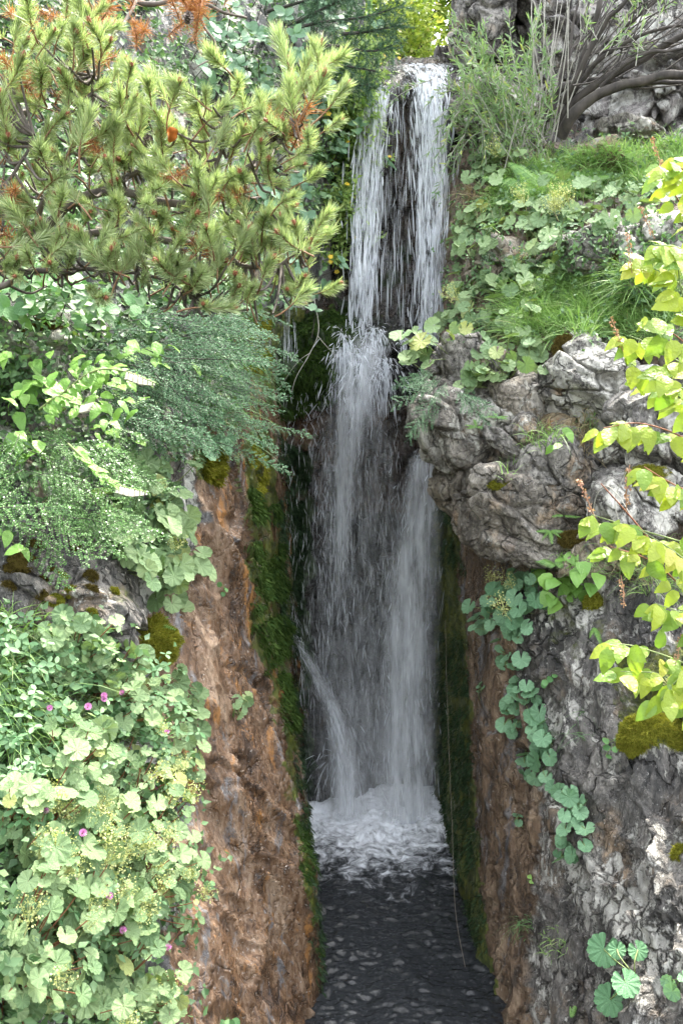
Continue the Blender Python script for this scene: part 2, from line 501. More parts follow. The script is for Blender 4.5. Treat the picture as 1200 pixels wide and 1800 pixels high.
# ---- left cliff: planted slope on the left, brown wet rock, then round the corner into the gorge
L_ROWS = [
    (-260, [(-950, 3.36), (-300, 4.2), (0, 4.6), (150, 5.0), (300, 5.4), (430, 5.7), (550, 5.9), (600, 6.1), (650, 6.4)]),
    (0,    [(-910, 2.96), (-260, 3.7), (0, 4.1), (150, 4.4), (300, 4.8), (430, 5.1), (530, 5.3), (585, 5.5), (640, 5.9)]),
    (180,  [(-900, 2.72), (-250, 3.4), (0, 3.8), (150, 4.1), (300, 4.5), (430, 4.8), (505, 5.05), (570, 5.3), (630, 5.8)]),
    (330,  [(-900, 2.48), (-250, 3.1), (0, 3.5), (150, 3.8), (300, 4.2), (410, 4.5), (480, 4.85), (540, 5.2), (620, 5.7)]),
    (480,  [(-880, 2.32), (-230, 2.9), (0, 3.2), (130, 3.5), (270, 3.8), (380, 4.1), (450, 4.5), (500, 4.95), (590, 5.6)]),
    (640,  [(-870, 2.20), (-220, 2.75), (0, 3.05), (120, 3.3), (250, 3.6), (360, 3.85), (435, 4.2), (470, 4.8), (550, 5.5)]),
    (800,  [(-850, 2.08), (-200, 2.6), (0, 2.85), (120, 3.05), (240, 3.3), (340, 3.6), (428, 4.0), (474, 4.75), (540, 5.5)]),
    (950,  [(-850, 2.00), (-200, 2.5), (0, 2.75), (120, 2.92), (225, 3.1), (335, 3.4), (432, 3.9), (482, 4.75), (545, 5.5)]),
    (1100, [(-850, 1.92), (-200, 2.4), (0, 2.6), (120, 2.78), (220, 2.95), (330, 3.25), (445, 3.8), (494, 4.7), (550, 5.5)]),
    (1250, [(-850, 1.76), (-200, 2.2), (0, 2.4), (120, 2.6), (230, 2.85), (345, 3.15), (480, 3.72), (512, 4.7), (560, 5.5)]),
    (1400, [(-850, 1.64), (-200, 2.05), (0, 2.25), (120, 2.45), (240, 2.72), (365, 3.05), (512, 3.62), (528, 4.7), (566, 5.5)]),
    (1550, [(-850, 1.52), (-200, 1.9), (0, 2.1), (130, 2.33), (260, 2.62), (385, 2.95), (543, 3.52), (545, 4.5), (575, 5.5)]),
    (1700, [(-850, 1.44), (-200, 1.8), (0, 2.0), (140, 2.23), (280, 2.53), (405, 2.85), (554, 3.42), (552, 4.2), (580, 5.5)]),
    (1900, [(-850, 1.36), (-200, 1.7), (0, 1.88), (150, 2.12), (290, 2.45), (420, 2.75), (566, 3.3), (562, 4.0), (585, 5.5)]),
    (2300, [(-850, 1.20), (-200, 1.5), (0, 1.68), (150, 1.9), (300, 2.25), (440, 2.5), (585, 3.0), (580, 3.8), (600, 5.5)]),
]
def geo_left(px, py, S):
    g = np.zeros(px.shape + (4,))
    brown = blob(px, py, [(345, 760), (470, 700), (560, 1300), (600, 2300), (210, 2300), (330, 1380), (240, 1160), (300, 1040), (350, 960)], 26, 1)
    brown = np.maximum(brown, (px > 440) & (py > 640) & (py < 900))
    brown = np.where(px < -120, 0.6, brown)
    moss = blob(px, py, [(424, 760), (480, 740), (500, 950), (512, 1180), (530, 1400), (520, 1430), (478, 1250), (440, 1100), (428, 930)], 14, 2)
    moss = np.maximum(moss, blob(px, py, [(512, 1420), (548, 1450), (558, 1600), (560, 1640), (520, 1500)], 8, 3))
    moss = np.maximum(moss, blob(px, py, [(430, 540), (620, 540), (620, 700), (480, 720), (430, 650)], 14, 4))
    moss = np.maximum(moss, 0.42 * blob(px, py, [(-50, 480), (110, 520), (120, 700), (-50, 680)], 20, 5))
    moss = np.maximum(moss, 0.30 * blob(px, py, [(-60, 920), (200, 930), (190, 1110), (-60, 1080)], 20, 6))
    moss = np.maximum(moss, blob(px, py, [(345, 770), (395, 770), (385, 850), (350, 840)], 10, 7))
    moss = np.maximum(moss, 0.75 * blob(px, py, [(500, 600), (560, 700), (540, 1400), (570, 1700), (600, 2000), (565, 2000), (530, 1400), (490, 1000)], 8, 8))
    g[..., 0] = brown; g[..., 1] = np.where(px > 420, moss * 0.55, moss)
    g[..., 2] = np.where(brown > 0.5, 0, 0.75)
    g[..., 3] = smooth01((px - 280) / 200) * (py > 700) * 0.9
    return g
def amp_left(px, py, S):
    a = np.full(px.shape, 0.6)
    a = np.where((px > 300) & (py > 800), 0.8, a)
    a = np.where((px < 290) & (py > 900) & (py < 1150), 0.8, a)
    return a * np.where(S[..., 1] > 4.1, 0.55, 1.0)
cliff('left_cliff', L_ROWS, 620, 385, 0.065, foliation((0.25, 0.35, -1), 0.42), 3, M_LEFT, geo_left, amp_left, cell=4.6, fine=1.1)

# ---- right cliff: mossy inner gorge wall, brown corner, grey face; above it the grassy ledges and the background crag
R_ROWS = [
    (-300, [(800, 7.6), (815, 7.2), (845, 6.85), (900, 6.6), (1000, 6.5), (1100, 6.4), (1220, 6.3), (1500, 6.1)]),
    (0,    [(798, 7.2), (808, 6.7), (845, 6.3), (900, 6.1), (1000, 6.05), (1100, 5.95), (1220, 5.8), (1500, 5.6)]),
    (120,  [(795, 7.0), (803, 6.4), (843, 6.0), (900, 5.9), (1000, 5.9), (1100, 5.8), (1220, 5.6), (1500, 5.4)]),
    (225,  [(780, 6.5), (798, 5.8), (840, 5.6), (900, 5.6), (1000, 5.7), (1100, 5.6), (1220, 5.4), (1500, 5.2)]),
    (265,  [(760, 6.2), (797, 5.5), (835, 5.25), (900, 5.1), (1000, 5.15), (1100, 5.1), (1220, 4.9), (1500, 4.7)]),
    (320,  [(760, 6.0), (797, 5.4), (825, 5.05), (900, 4.88), (1000, 4.85), (1100, 4.8), (1220, 4.6), (1500, 4.4)]),
    (390,  [(760, 5.9), (792, 5.3), (812, 4.9), (900, 4.62), (1000, 4.5), (1100, 4.42), (1220, 4.25), (1500, 4.0)]),
    (470,  [(750, 5.8), (786, 5.25), (802, 4.8), (890, 4.5), (1000, 4.36), (1100, 4.28), (1220, 4.05), (1500, 3.85)]),
    (520,  [(745, 5.8), (780, 5.25), (797, 4.75), (885, 4.35), (1000, 4.18), (1100, 4.08), (1220, 3.9), (1500, 3.7)]),
    (595,  [(740, 5.8), (776, 5.25), (795, 4.7), (880, 4.15), (985, 3.95), (1100, 3.85), (1220, 3.65), (1500, 3.45)]),
    (700,  [(740, 5.8), (775, 5.25), (800, 4.75), (880, 4.2), (985, 4.02), (1100, 3.9), (1220, 3.66), (1500, 3.4)]),
    (850,  [(740, 5.8), (772, 5.2), (802, 4.75), (855, 4.2), (980, 3.98), (1100, 3.78), (1220, 3.55), (1500, 3.35)]),
    (980,  [(740, 5.8), (770, 5.2), (804, 4.7), (846, 4.15), (945, 3.8), (1080, 3.55), (1220, 3.32), (1500, 3.15)]),
    (1100, [(740, 5.8), (770, 5.2), (806, 4.6), (842, 4.02), (925, 3.6), (1060, 3.36), (1220, 3.12), (1500, 2.95)]),
    (1250, [(730, 5.8), (768, 5.2), (810, 4.45), (848, 3.9), (928, 3.48), (1060, 3.18), (1220, 2.94), (1500, 2.75)]),
    (1400, [(730, 5.8), (760, 5.2), (803, 4.4), (846, 3.82), (932, 3.36), (1060, 3.02), (1220, 2.78), (1500, 2.6)]),
    (1550, [(730, 5.8), (757, 5.2), (792, 4.4), (850, 3.72), (940, 3.24), (1060, 2.88), (1220, 2.63), (1500, 2.4)]),
    (1700, [(730, 5.8), (755, 5.2), (790, 4.4), (862, 3.5), (950, 3.08), (1070, 2.73), (1220, 2.48), (1500, 2.28)]),
    (1900, [(730, 5.8), (755, 5.2), (790, 4.4), (876, 3.36), (960, 2.93), (1080, 2.58), (1220, 2.32), (1500, 2.1)]),
    (2300, [(730, 5.8), (755, 5.2), (790, 4.3), (890, 3.1), (970, 2.7), (1090, 2.35), (1220, 2.1), (1500, 1.9)]),
]
def geo_right(px, py, S):
    g = np.zeros(px.shape + (4,))
    brown = blob(px, py, [(800, 860), (860, 900), (895, 1100), (935, 1250), (940, 1500), (925, 1700), (955, 2300), (740, 2300), (760, 900)], 16, 11)
    moss = blob(px, py, [(740, 760), (800, 800), (806, 1000), (826, 1250), (838, 1500), (862, 1720), (885, 2000), (740, 2000)], 10, 12)
    moss = np.maximum(moss, 0.40 * blob(px, py, [(930, 960), (1080, 960), (1060, 1150), (960, 1160)], 20, 13))
    moss = np.maximum(moss, 0.55 * blob(px, py, [(1060, 1130), (1240, 1130), (1240, 1330), (1100, 1310)], 20, 14))
    ledge = (py > 250) & (py < 600)
    moss = np.maximum(moss, 0.35 * ledge)
    g[..., 0] = np.maximum(brown, 0.75 * (ledge | ((py < 1010) & (py > 600))))
    g[..., 1] = moss
    g[..., 2] = np.where((px > 900), 0.75, 0.35)
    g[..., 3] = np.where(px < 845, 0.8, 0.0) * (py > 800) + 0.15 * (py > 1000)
    return g
def amp_right(px, py, S):
    a = np.full(px.shape, 0.75)
    a = np.where((py > 240) & (py < 1000), 0.5, a)
    a = np.where(px < 860, 0.4, a)
    return a
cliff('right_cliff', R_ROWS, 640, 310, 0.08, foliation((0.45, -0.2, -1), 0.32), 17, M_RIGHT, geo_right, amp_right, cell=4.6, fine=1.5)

# ---- back wall of the gorge, the lip the water comes over and the bulge it hits
B_PX = (380, 460, 520, 580, 640, 700, 750, 800, 880)
def brow(py, ys): return (py, list(zip(B_PX, ys)))
B_ROWS = [
    (112, [(380, 7.4), (460, 7.4), (520, 7.4), (580, 7.4), (640, 7.4), (700, 7.4), (750, 7.4), (800, 7.4), (880, 7.4)]),
    (128, [(380, 6.1), (460, 6.1), (520, 6.0), (580, 6.0), (640, 5.95), (700, 5.9), (750, 5.9), (800, 5.95), (880, 6.1)]),
    brow(150, (5.6, 5.6, 5.6, 5.6, 5.52, 5.5, 5.5, 5.52, 5.6)),
    brow(200, (5.5, 5.5, 5.55, 5.55, 5.52, 5.55, 5.55, 5.5, 5.5)),
    brow(330, (5.4, 5.45, 5.5, 5.5, 5.52, 5.6, 5.6, 5.5, 5.4)),
    brow(500, (5.35, 5.4, 5.45, 5.45, 5.5, 5.55, 5.55, 5.45, 5.4)),
    brow(555, (5.2, 5.2, 5.25, 5.25, 5.3, 5.4, 5.5, 5.45, 5.4)),
    brow(600, (5.0, 5.0, 5.02, 5.02, 5.08, 5.2, 5.35, 5.4, 5.4)),
    brow(680, (4.95, 4.95, 5.0, 5.02, 5.08, 5.15, 5.25, 5.35, 5.4)),
    brow(760, (5.0, 5.02, 5.1, 5.12, 5.16, 5.2, 5.25, 5.35, 5.4)),
    brow(900, (5.1, 5.1, 5.2, 5.22, 5.25, 5.25, 5.25, 5.3, 5.4)),
    brow(1100, (5.1, 5.0, 5.15, 5.22, 5.25, 5.25, 5.25, 5.3, 5.4)),
    brow(1250, (5.1, 5.0, 5.05, 5.1, 5.22, 5.25, 5.25, 5.3, 5.4)),
    brow(1380, (5.1, 5.0, 5.0, 5.05, 5.15, 5.22, 5.22, 5.3, 5.4)),
    brow(1550, (5.1, 5.0, 5.0, 5.1, 5.2, 5.2, 5.2, 5.3, 5.4)),
]
def geo_back(px, py, S):
    g = np.zeros(px.shape + (4,))
    m = blob(px, py, [(420, 545), (625, 548), (640, 640), (560, 720), (440, 740)], 14, 21)
    m = np.maximum(m, 0.5 * blob(px, py, [(560, 150), (640, 160), (620, 560), (585, 560)], 12, 22))
    m = np.maximum(m, 0.42 * blob(px, py, [(640, 420), (720, 420), (720, 640), (640, 600)], 12, 23))
    m = np.maximum(m, 0.55 * blob(px, py, [(480, 780), (560, 800), (540, 1400), (500, 1400)], 16, 24))
    g[..., 1] = m
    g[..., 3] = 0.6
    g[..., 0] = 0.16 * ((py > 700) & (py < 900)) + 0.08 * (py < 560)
    return g
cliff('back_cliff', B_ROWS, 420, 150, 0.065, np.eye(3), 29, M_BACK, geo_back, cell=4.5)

# ---- ground: plateau behind the crag, reaching far back, and the stream bed below the fall
def ground_sheet():
    mb = MB()
    xs = np.concatenate([np.linspace(-90, -6, 12), np.linspace(-5, 5, 30), np.linspace(6, 90, 12)])
    ys = np.concatenate([np.linspace(6.2, 14, 30), np.linspace(16, 160, 14)])
    X, Y = np.meshgrid(xs, ys)
    q = np.stack([X.ravel(), Y.ravel(), 0 * X.ravel()], -1)
    Z = 1.58 + 0.13 * np.abs(X) ** 1.05 * (np.abs(X) > 0.8) * np.clip(1.5 - np.abs(X) / 40, 0.3, 1) + 0.035 * np.maximum(Y - 7, 0) + (fbm(q * 0.7, 3, 5) * 0.15).reshape(X.shape)
    mb.add(np.stack([X, Y, Z], -1).reshape(-1, 3), grid_quads(*X.shape))
    return mb
M_SOIL = plain_material('ground_soil', (0.03, 0.04, 0.015), (0.09, 0.12, 0.04), 0.9, 6.0)
tag(link('ground', ground_sheet().mesh('ground', M_SOIL)), kind='structure')

# ---- boulders of the right outcrop, each its own rock
def cube_sphere(n):
    vs_, qs = [], []
    t = np.linspace(-1, 1, n); t = np.tan(t * np.pi / 4)
    a, b = np.meshgrid(t, t, indexing='ij'); o = np.ones_like(a)
    for k, (x, y, z) in enumerate([(o, a, b), (-o, b, a), (b, o, a), (a, -o, b), (a, b, o), (b, a, -o)]):
        p = np.stack([x, y, z], -1).reshape(-1, 3)
        vs_.append(p / np.linalg.norm(p, axis=1, keepdims=True)); qs.append(grid_quads(n, n)[:, ::-1] + k * n * n)
    return np.concatenate(vs_), np.concatenate(qs)
def weld(me):
    import bmesh
    bm = bmesh.new(); bm.from_mesh(me); bmesh.ops.remove_doubles(bm, verts=bm.verts, dist=1e-5)
    bmesh.ops.recalc_face_normals(bm, faces=bm.faces); bm.to_mesh(me); bm.free()

def boulder_points(dirs, radii, seed, boxy=0.75):
    rng = np.random.default_rng(seed)
    nrm = rng.normal(size=(13, 3)); nrm /= np.linalg.norm(nrm, axis=1, keepdims=True)
    nrm = np.concatenate([nrm, np.eye(3), -np.eye(3)])
    dist = np.concatenate([rng.uniform(0.78, 1.08, 13), rng.uniform(0.82, 1.0, 6)])
    c = np.maximum(dirs @ nrm.T, 1e-3) / dist
    r = 1.0 / (np.sum(c ** 16, axis=1) ** (1 / 16))
    return dirs * r[:, None] * radii

BDIRS, BQ = cube_sphere(54)
def boulder(box, Y, depth, seed, label, geo=(0, 0, 0.6, 0), tilt=(0, 0, 0), amp=0.042, A=None, group='boulders of the right outcrop', mat=None, name='boulder', cell=5.5):
    x0, y0, x1, y1 = box
    c = P((x0 + x1) / 2, (y0 + y1) / 2, Y)
    rx = abs(P(x1, (y0 + y1) / 2, Y)[0] - P(x0, (y0 + y1) / 2, Y)[0]) / 2
    rz = abs(P(x0, y0, Y)[2] - P(x0, y1, Y)[2]) / 2
    p = boulder_points(BDIRS, np.array([rx, depth, rz]) * 1.06, seed)
    R = np.array(Matrix.Rotation(tilt[1], 3, 'Y') @ Matrix.Rotation(tilt[0], 3, 'X') @ Matrix.Rotation(tilt[2], 3, 'Z'))
    p = p @ R.T
    w = p + c
    d = rockify(w, 1.0, A if A is not None else foliation((1, 0.3, -0.35), 0.6), seed, cell, 1.05, 0.7)
    p = p + BDIRS @ R.T * (d * amp)[:, None]
    mb = MB(); mb.add(p, BQ)
    me = mb.mesh(name, mat or M_BOULDER); weld(me)
    n = len(me.vertices)
    set_geo(me, np.tile(np.array(geo, float), (n, 1)))
    o = link(name, me); o.location = c
    tag(o, label, 'boulder', group)
    tri = np.concatenate([BQ[:, [0, 1, 2]], BQ[:, [0, 2, 3]]])
    add_collision(p + c, tri)
    return o
BOULDERS = [
    ((752, 588, 885, 705), 4.05, 0.26, 1, 'grey banded boulder beside the waterfall under the lobed leaves', (0, 0, .3, 0), (0, .12, 0)),
    ((955, 585, 1105, 765), 3.78, 0.24, 2, 'large pale lichen-covered block below the grassy ledge', (0, .05, .95, 0), (0, -.1, .2)),
    ((1050, 665, 1215, 815), 3.62, 0.22, 3, 'grey angular boulder behind the yellow-green shrub leaves', (0, 0, .7, 0), (0, .15, 0)),
    ((868, 655, 950, 765), 3.9, 0.2, 4, 'upright tan block in the middle of the outcrop', (.25, 0, .6, 0), (0, .06, 0)),
    ((915, 660, 990, 700), 3.82, 0.16, 5, 'small flat mauve-grey stone lying on top of the outcrop', (0, 0, .1, 0), (0, .04, 0)),
    ((920, 728, 1005, 792), 3.8, 0.16, 6, 'ochre-stained block wedged in the middle of the outcrop', (.85, 0, .2, 0), (0, -.1, 0)),
    ((722, 680, 880, 825), 3.95, 0.26, 7, 'rough overhanging nose of rock jutting over the waterfall', (.12, .05, .75, 0), (0, .35, 0)),
    ((838, 715, 935, 812), 3.84, 0.2, 8, 'rounded dark speckled boulder right of the rock nose', (0, 0, .45, 0), (0, -.3, 0)),
    ((790, 650, 870, 745), 4.0, 0.2, 9, 'small pitted grey boulder above the rock nose', (0, .05, .8, 0), (0, .3, 0)),
    ((908, 768, 1040, 880), 3.72, 0.2, 10, 'dark tilted boulder above the big undercut rock', (0, 0, .25, 0), (0, -.35, 0)),
    ((798, 822, 1055, 985), 3.78, 0.3, 12, 'big pale undercut boulder at the foot of the outcrop', (.15, 0, .35, 0), (0, .1, .1)),
    ((1030, 805, 1215, 930), 3.55, 0.22, 13, 'mossy light grey boulder low in the outcrop behind the shrub', (0, .28, .8, 0), (0, .1, 0)),
    ((975, 905, 1110, 1010), 3.62, 0.16, 14, 'low brown rock tucked under the outcrop among small ferns', (.45, .3, .3, 0), (0, .1, 0)),
    ((770, 785, 880, 900), 4.0, 0.2, 15, 'dark wedge of rock under the overhanging nose', (.3, 0, .2, .3), (0, .5, 0)),
    ((985, 388, 1115, 490), 4.2, 0.2, 16, 'pale grey slab rock between the two grassy ledges', (0, 0, .35, 0), (0, -.2, 0)),
    ((1070, 375, 1240, 545), 4.0, 0.25, 18, 'whitish lichen-spotted boulder at the right end of the ledge', (0, .12, 1.0, 0), (0, -.1, 0)),
    ((825, 418, 915, 512), 4.5, 0.2, 19, 'brown-grey rock peeking out between the leaf clumps', (.4, 0, .3, 0), (0, .2, 0)),
    ((905, 440, 985, 500), 4.42, 0.16, 20, 'small dark rock under the upper leaf clump', (.4, .1, .2, 0), (0, 0, 0)),
    ((1000, 262, 1080, 310), 5.0, 0.18, 21, 'small reddish-brown rock lying in the upper grass', (.7, .15, .2, 0), (0, 0, 0)),
    ((1050, 215, 1150, 262), 5.3, 0.2, 22, 'pale rounded stone at the foot of the background crag', (0, 0, .7, 0), (0, 0, 0)),
]
for b in BOULDERS:
    boulder(*b)
boulder((-70, 925, 262, 1190), 2.86, 0.24, 41, 'dark grey boulder with olive moss spots on the left bank', (0, .30, .5, 0), (0, .18, .25), amp=0.045, group=None, mat=M_RIGHT)
boulder((-90, 540, 112, 690), 3.1, 0.22, 42, 'pale lichened boulder with brown moss at the left edge', (0.1, .26, .95, 0), (0, .1, .2), amp=0.05, group=None)
boulder((800, -60, 905, 125), 6.0, 0.35, 43, 'dark craggy rock standing right of the top of the waterfall', (0, .2, .3, 0), (0, .1, 0), amp=0.06, group=None, cell=4)
boulder((795, 165, 930, 262), 5.45, 0.3, 44, 'grey ledge rock below the leafy willow twigs', (.1, 0, .6, 0), (0, .1, 0), amp=0.08, group=None, mat=M_FARROCK)
boulder((900, -120, 1080, 250), 6.0, 0.35, 45, 'pale limestone crag behind the bare willow stems', (.05, 0, .7, 0), (0, .05, 0), amp=0.13, group=None, cell=4, mat=M_FARROCK)
boulder((1030, 60, 1330, 262), 5.75, 0.4, 46, 'wide cream limestone crag behind the willow on the far right', (.05, 0, .8, 0), (0, 0, 0), amp=0.13, group=None, cell=4, mat=M_FARROCK)

BVH = BVHTree.FromPolygons([tuple(v) for v in np.concatenate(BV)], [tuple(int(i) for i in t) for t in np.concatenate(BT)])
def hit(px, py):
    d = Vector(P(px, py, 1.0)).normalized()
    loc, nrm, i, dist = BVH.ray_cast(Vector((0, 0, 0)), d)
    if loc is None:
        p = Vector(P(px, py, 6.0)); return p, Vector((0, -0.7, 0.7))
    if nrm.dot(d) > 0: nrm = -nrm
    return loc, nrm

# ================================================================== WATER
POOL_Z = -2.33
def pool():
    xs = np.linspace(-0.6, 1.0, 300); ys = np.concatenate([np.linspace(2.9, 3.1, 20), np.linspace(3.105, 5.4, 430)])
    X, Y = np.meshgrid(xs, ys)
    q = np.stack([X.ravel(), Y.ravel(), 0 * X.ravel()], -1)
    foam = smooth01((Y - 3.72 + 0.08 * np.sin(X * 9)) / 1.3).ravel()
    Z = fbm(q * np.array([22, 34, 1]), 2, 3) * 0.008 + fbm(q * np.array([60, 84, 1]), 2, 5) * 0.0024 + fbm(q * 4, 2, 9) * 0.014
    Z = Z + foam ** 2 * (np.abs(fbm(q * 6, 3, 13)) * 0.06 + ridge(q * 24, 3, 15) * 0.02 + 0.01)
    drop = np.maximum(3.17 - Y.ravel() + 0.03 * np.sin(X.ravel() * 11), 0)
    Z = Z * (1 - 0.4 * (drop > 0)) - drop ** 2 * 5.5
    mb = MB(); mb.add(np.stack([X.ravel(), Y.ravel(), POOL_Z + Z], -1), grid_quads(*X.shape))
    return mb, foam, drop
def pool_material():
    N = NT('pool_water')
    co = N.n('TexCoord').outputs['Object']
    at = N.n('Attribute', {'attribute_name': 'geo'}); sep = N.n('SeparateColor', None, Color=at.outputs['Color'])
    foam, drop = sep.outputs[0], sep.outputs[1]
    n1 = N.noise(co, 12.0, 8.0, 0.72, 1.2)
    n2 = N.noise(N.mapping(co, (0, 0, 0.1), (1, 1.4, 1)), 70.0, 4.0, 0.65, 0.6)
    fm = N.step(N.math('ADD', N.math('MULTIPLY', foam, 0.55), N.math('MULTIPLY', n1, 1.1)), 0.70, 1.10)
    painted_glint = N.math('MULTIPLY', N.step(n2, 0.54, 0.70), 0.05)  # faint white flecks painted into the water as glints on the ripples
    st = N.step(N.noise(N.mapping(co, (0, 0, 0), (1, 0.15, 0.15)), 70.0, 4.0, 0.6), 0.52, 0.72)
    fac = N.math('MAXIMUM', N.math('MAXIMUM', fm, painted_glint), N.math('MULTIPLY', N.math('MULTIPLY', st, drop), 0.28))
    bp = N.n('Bump', None, Strength=0.15, Distance=0.02, Height=n2)
    dark = N.n('BsdfPrincipled', None, Base_Color=(0.02, 0.022, 0.024), Roughness=0.09, IOR=1.33, Normal=bp.outputs[0])
    white = N.n('BsdfPrincipled', None, Base_Color=(0.80, 0.82, 0.85), Roughness=0.6, Normal=bp.outputs[0])
    mx = N.n('MixShader'); N.set(mx.inputs[0], fac); N.t.links.new(dark.outputs[0], mx.inputs[1]); N.t.links.new(white.outputs[0], mx.inputs[2])
    return N.surface(mx)
mbp, foam_w, drop_w = pool()
pm = mbp.mesh('pool_water', pool_material())
set_geo(pm, np.stack([foam_w, np.clip(drop_w * 8, 0, 1), foam_w * 0, foam_w * 0 + 1], -1))
tag(link('pool_water', pm), kind='structure')

def veil_material(name, lo, hi, mx_alpha, fu, fv, tint=(0.92, 0.94, 0.96)):
    """Thin falling water: threads of white water with clear gaps between them."""
    N = NT(name)
    uv = N.n('UVMap').outputs[0]
    fade = N.n('Attribute', {'attribute_name': 'fade'}).outputs['Fac']
    a = N.noise(N.mapping(uv, (0, 0, 0), (fu, fv, 1)), 1.0, 5.0, 0.62, 0.25)
    b = N.noise(N.mapping(uv, (0, 0, 0), (fu * 3.7, fv * 2.2, 1)), 1.0, 3.0, 0.6)
    c = N.noise(N.mapping(uv, (0, 0, 0), (fu * 0.22, fv * 0.5, 1)), 1.0, 3.0, 0.5)
    s = N.math('ADD', N.math('MULTIPLY', a, 0.55), N.math('ADD', N.math('MULTIPLY', b, 0.25), N.math('MULTIPLY', c, 0.2)))
    al = N.math('MULTIPLY', N.math('MULTIPLY', N.step(s, lo, hi), fade), mx_alpha)
    df = N.n('BsdfPrincipled', None, Base_Color=tint, Roughness=0.35)
    tr = N.n('BsdfTranslucent', None, Color=tint)
    w = N.n('MixShader', None, Fac=0.45); N.t.links.new(df.outputs[0], w.inputs[1]); N.t.links.new(tr.outputs[0], w.inputs[2])
    clear = N.n('BsdfTransparent')
    m = N.n('MixShader'); N.set(m.inputs[0], al); N.t.links.new(clear.outputs[0], m.inputs[1]); N.t.links.new(w.outputs[0], m.inputs[2])
    return N.surface(m)

def band_grid(path, n, ns, jitter=0.0, seed=0):
    """path rows: (px, py, Y, half-width in px). Returns points nt x ns."""
    path = np.asarray(path, float)
    c = curve(path, n)
    s = np.linspace(-1, 1, ns)
    pts = P(c[:, None, 0] + s[None] * c[:, None, 3], c[:, None, 1] + 0 * s[None], c[:, None, 2] - 0.03 * (1 - s[None] ** 2))
    q = np.stack([np.tile(s * 3, (n, 1)), np.tile(np.linspace(0, 4, n)[:, None], (1, ns)), np.full((n, ns), seed * 1.7)], -1).reshape(-1, 3)
    pts[..., 1] += fbm(q, 3, 70 + seed).reshape(n, ns) * jitter
    return pts

def veil(name, path, mat, root, n=90, ns=26, jitter=0.04, seed=0, edge=0.35, ends=(0.06, 0.15), strength=1.0):
    g = band_grid(path, n, ns, jitter, seed)
    mb = MB(); mb.add(g.reshape(-1, 3), grid_quads(n, ns))
    me = mb.mesh(name, mat)
    arc = np.concatenate([[0], np.cumsum(np.linalg.norm(np.diff(g[:, ns // 2], axis=0), axis=1))])
    U = g[..., 0] + seed * 3.1; V = np.tile(arc[:, None], (1, ns)) + seed * 1.3
    uv = np.stack([U, V], -1).reshape(-1, 2)
    ul = me.uv_layers.new(name='UVMap')
    li = np.zeros(len(me.loops), np.int32); me.loops.foreach_get('vertex_index', li)
    ul.data.foreach_set('uv', uv[li].astype(np.float32).ravel())
    s = np.abs(np.linspace(-1, 1, ns)); t = np.linspace(0, 1, n)
    f = smooth01((1 - s) / edge)[None] * (smooth01(t / max(ends[0], 1e-3)) * smooth01((1 - t) / max(ends[1], 1e-3)))[:, None] * strength
    at = me.attributes.new('fade', 'FLOAT', 'POINT'); at.data.foreach_set('value', f.astype(np.float32).ravel())
    return part(name, me, None, root, kind='stuff')

def strands(name, path, root, count, length, thick, mat, seed=0, spread=None, depth=0.05, drift=0.01, sides=4, seg=6, trange=(0, 1)):
    """Single threads and drops of falling water, each a small spindle of its own."""
    rng = np.random.default_rng(100 + seed)
    path = np.asarray(path, float); fine = curve(path, 200)
    s = spread(rng, count) if spread else rng.uniform(-1, 1, count)
    t0 = rng.uniform(trange[0], trange[1], count)
    total = np.linalg.norm(np.diff(P(fine[:, 0], fine[:, 1], fine[:, 2]), axis=0), axis=1).sum()
    ln = rng.uniform(length[0], length[1], count) ** 1.0 / total
    tt = np.clip(t0[:, None] + (np.linspace(0, 1, seg)[None] - 0.5) * ln[:, None], 0, 1) * 199
    k = np.minimum(tt.astype(int), 198); f = (tt - k)[..., None]
    c = fine[k] * (1 - f) + fine[k + 1] * f
    off = rng.normal(0, depth, count)
    p = P(c[..., 0] + s[:, None] * c[..., 3], c[..., 1], c[..., 2] + off[:, None])
    p[..., 0] += rng.normal(0, drift, count)[:, None] * np.linspace(0, 1, seg)[None]
    r = rng.uniform(thick[0], thick[1], count)[:, None] * np.sin(np.linspace(0.12, np.pi - 0.08, seg))[None] ** 0.7
    th = np.arange(sides) / sides * 2 * np.pi
    ring = np.stack([np.cos(th), np.sin(th), 0 * th], -1)
    v = p[:, :, None] + r[..., None, None] * ring[None, None]
    base = grid_quads(seg, sides, True)
    q = (base[None] + (np.arange(count) * seg * sides)[:, None, None]).reshape(-1, 4)
    mb = MB(); mb.add(v.reshape(-1, 3), q)
    return part(name, mb, mat, root, kind='stuff')

def thread_material():
    N = NT('water_thread')
    rnd = N.n('NewGeometry').outputs['Random Per Island']
    pr = N.n('BsdfPrincipled', None, Base_Color=(0.92, 0.94, 0.97), Roughness=0.3)
    tr = N.n('BsdfTranslucent', None, Color=(0.92, 0.94, 0.97))
    w = N.n('MixShader', None, Fac=0.5); N.t.links.new(pr.outputs[0], w.inputs[1]); N.t.links.new(tr.outputs[0], w.inputs[2])
    clear = N.n('BsdfTransparent')
    m = N.n('MixShader'); N.set(m.inputs[0], N.math('ADD', 0.25, N.math('MULTIPLY', rnd, 0.6)))
    N.t.links.new(clear.outputs[0], m.inputs[1]); N.t.links.new(w.outputs[0], m.inputs[2])
    return N.surface(m)
M_THREAD = thread_material()
M_VEIL = veil_material('water_veil', 0.47, 0.62, 0.95, 58.0, 4.6)
M_VEIL_SOFT = veil_material('water_veil_soft', 0.36, 0.66, 0.72, 26.0, 2.6)
M_VEIL_FINE = veil_material('water_veil_fine', 0.44, 0.66, 0.5, 95.0, 2.2)
M_MIST = veil_material('water_mist', 0.25, 0.80, 0.2, 9.0, 2.0)

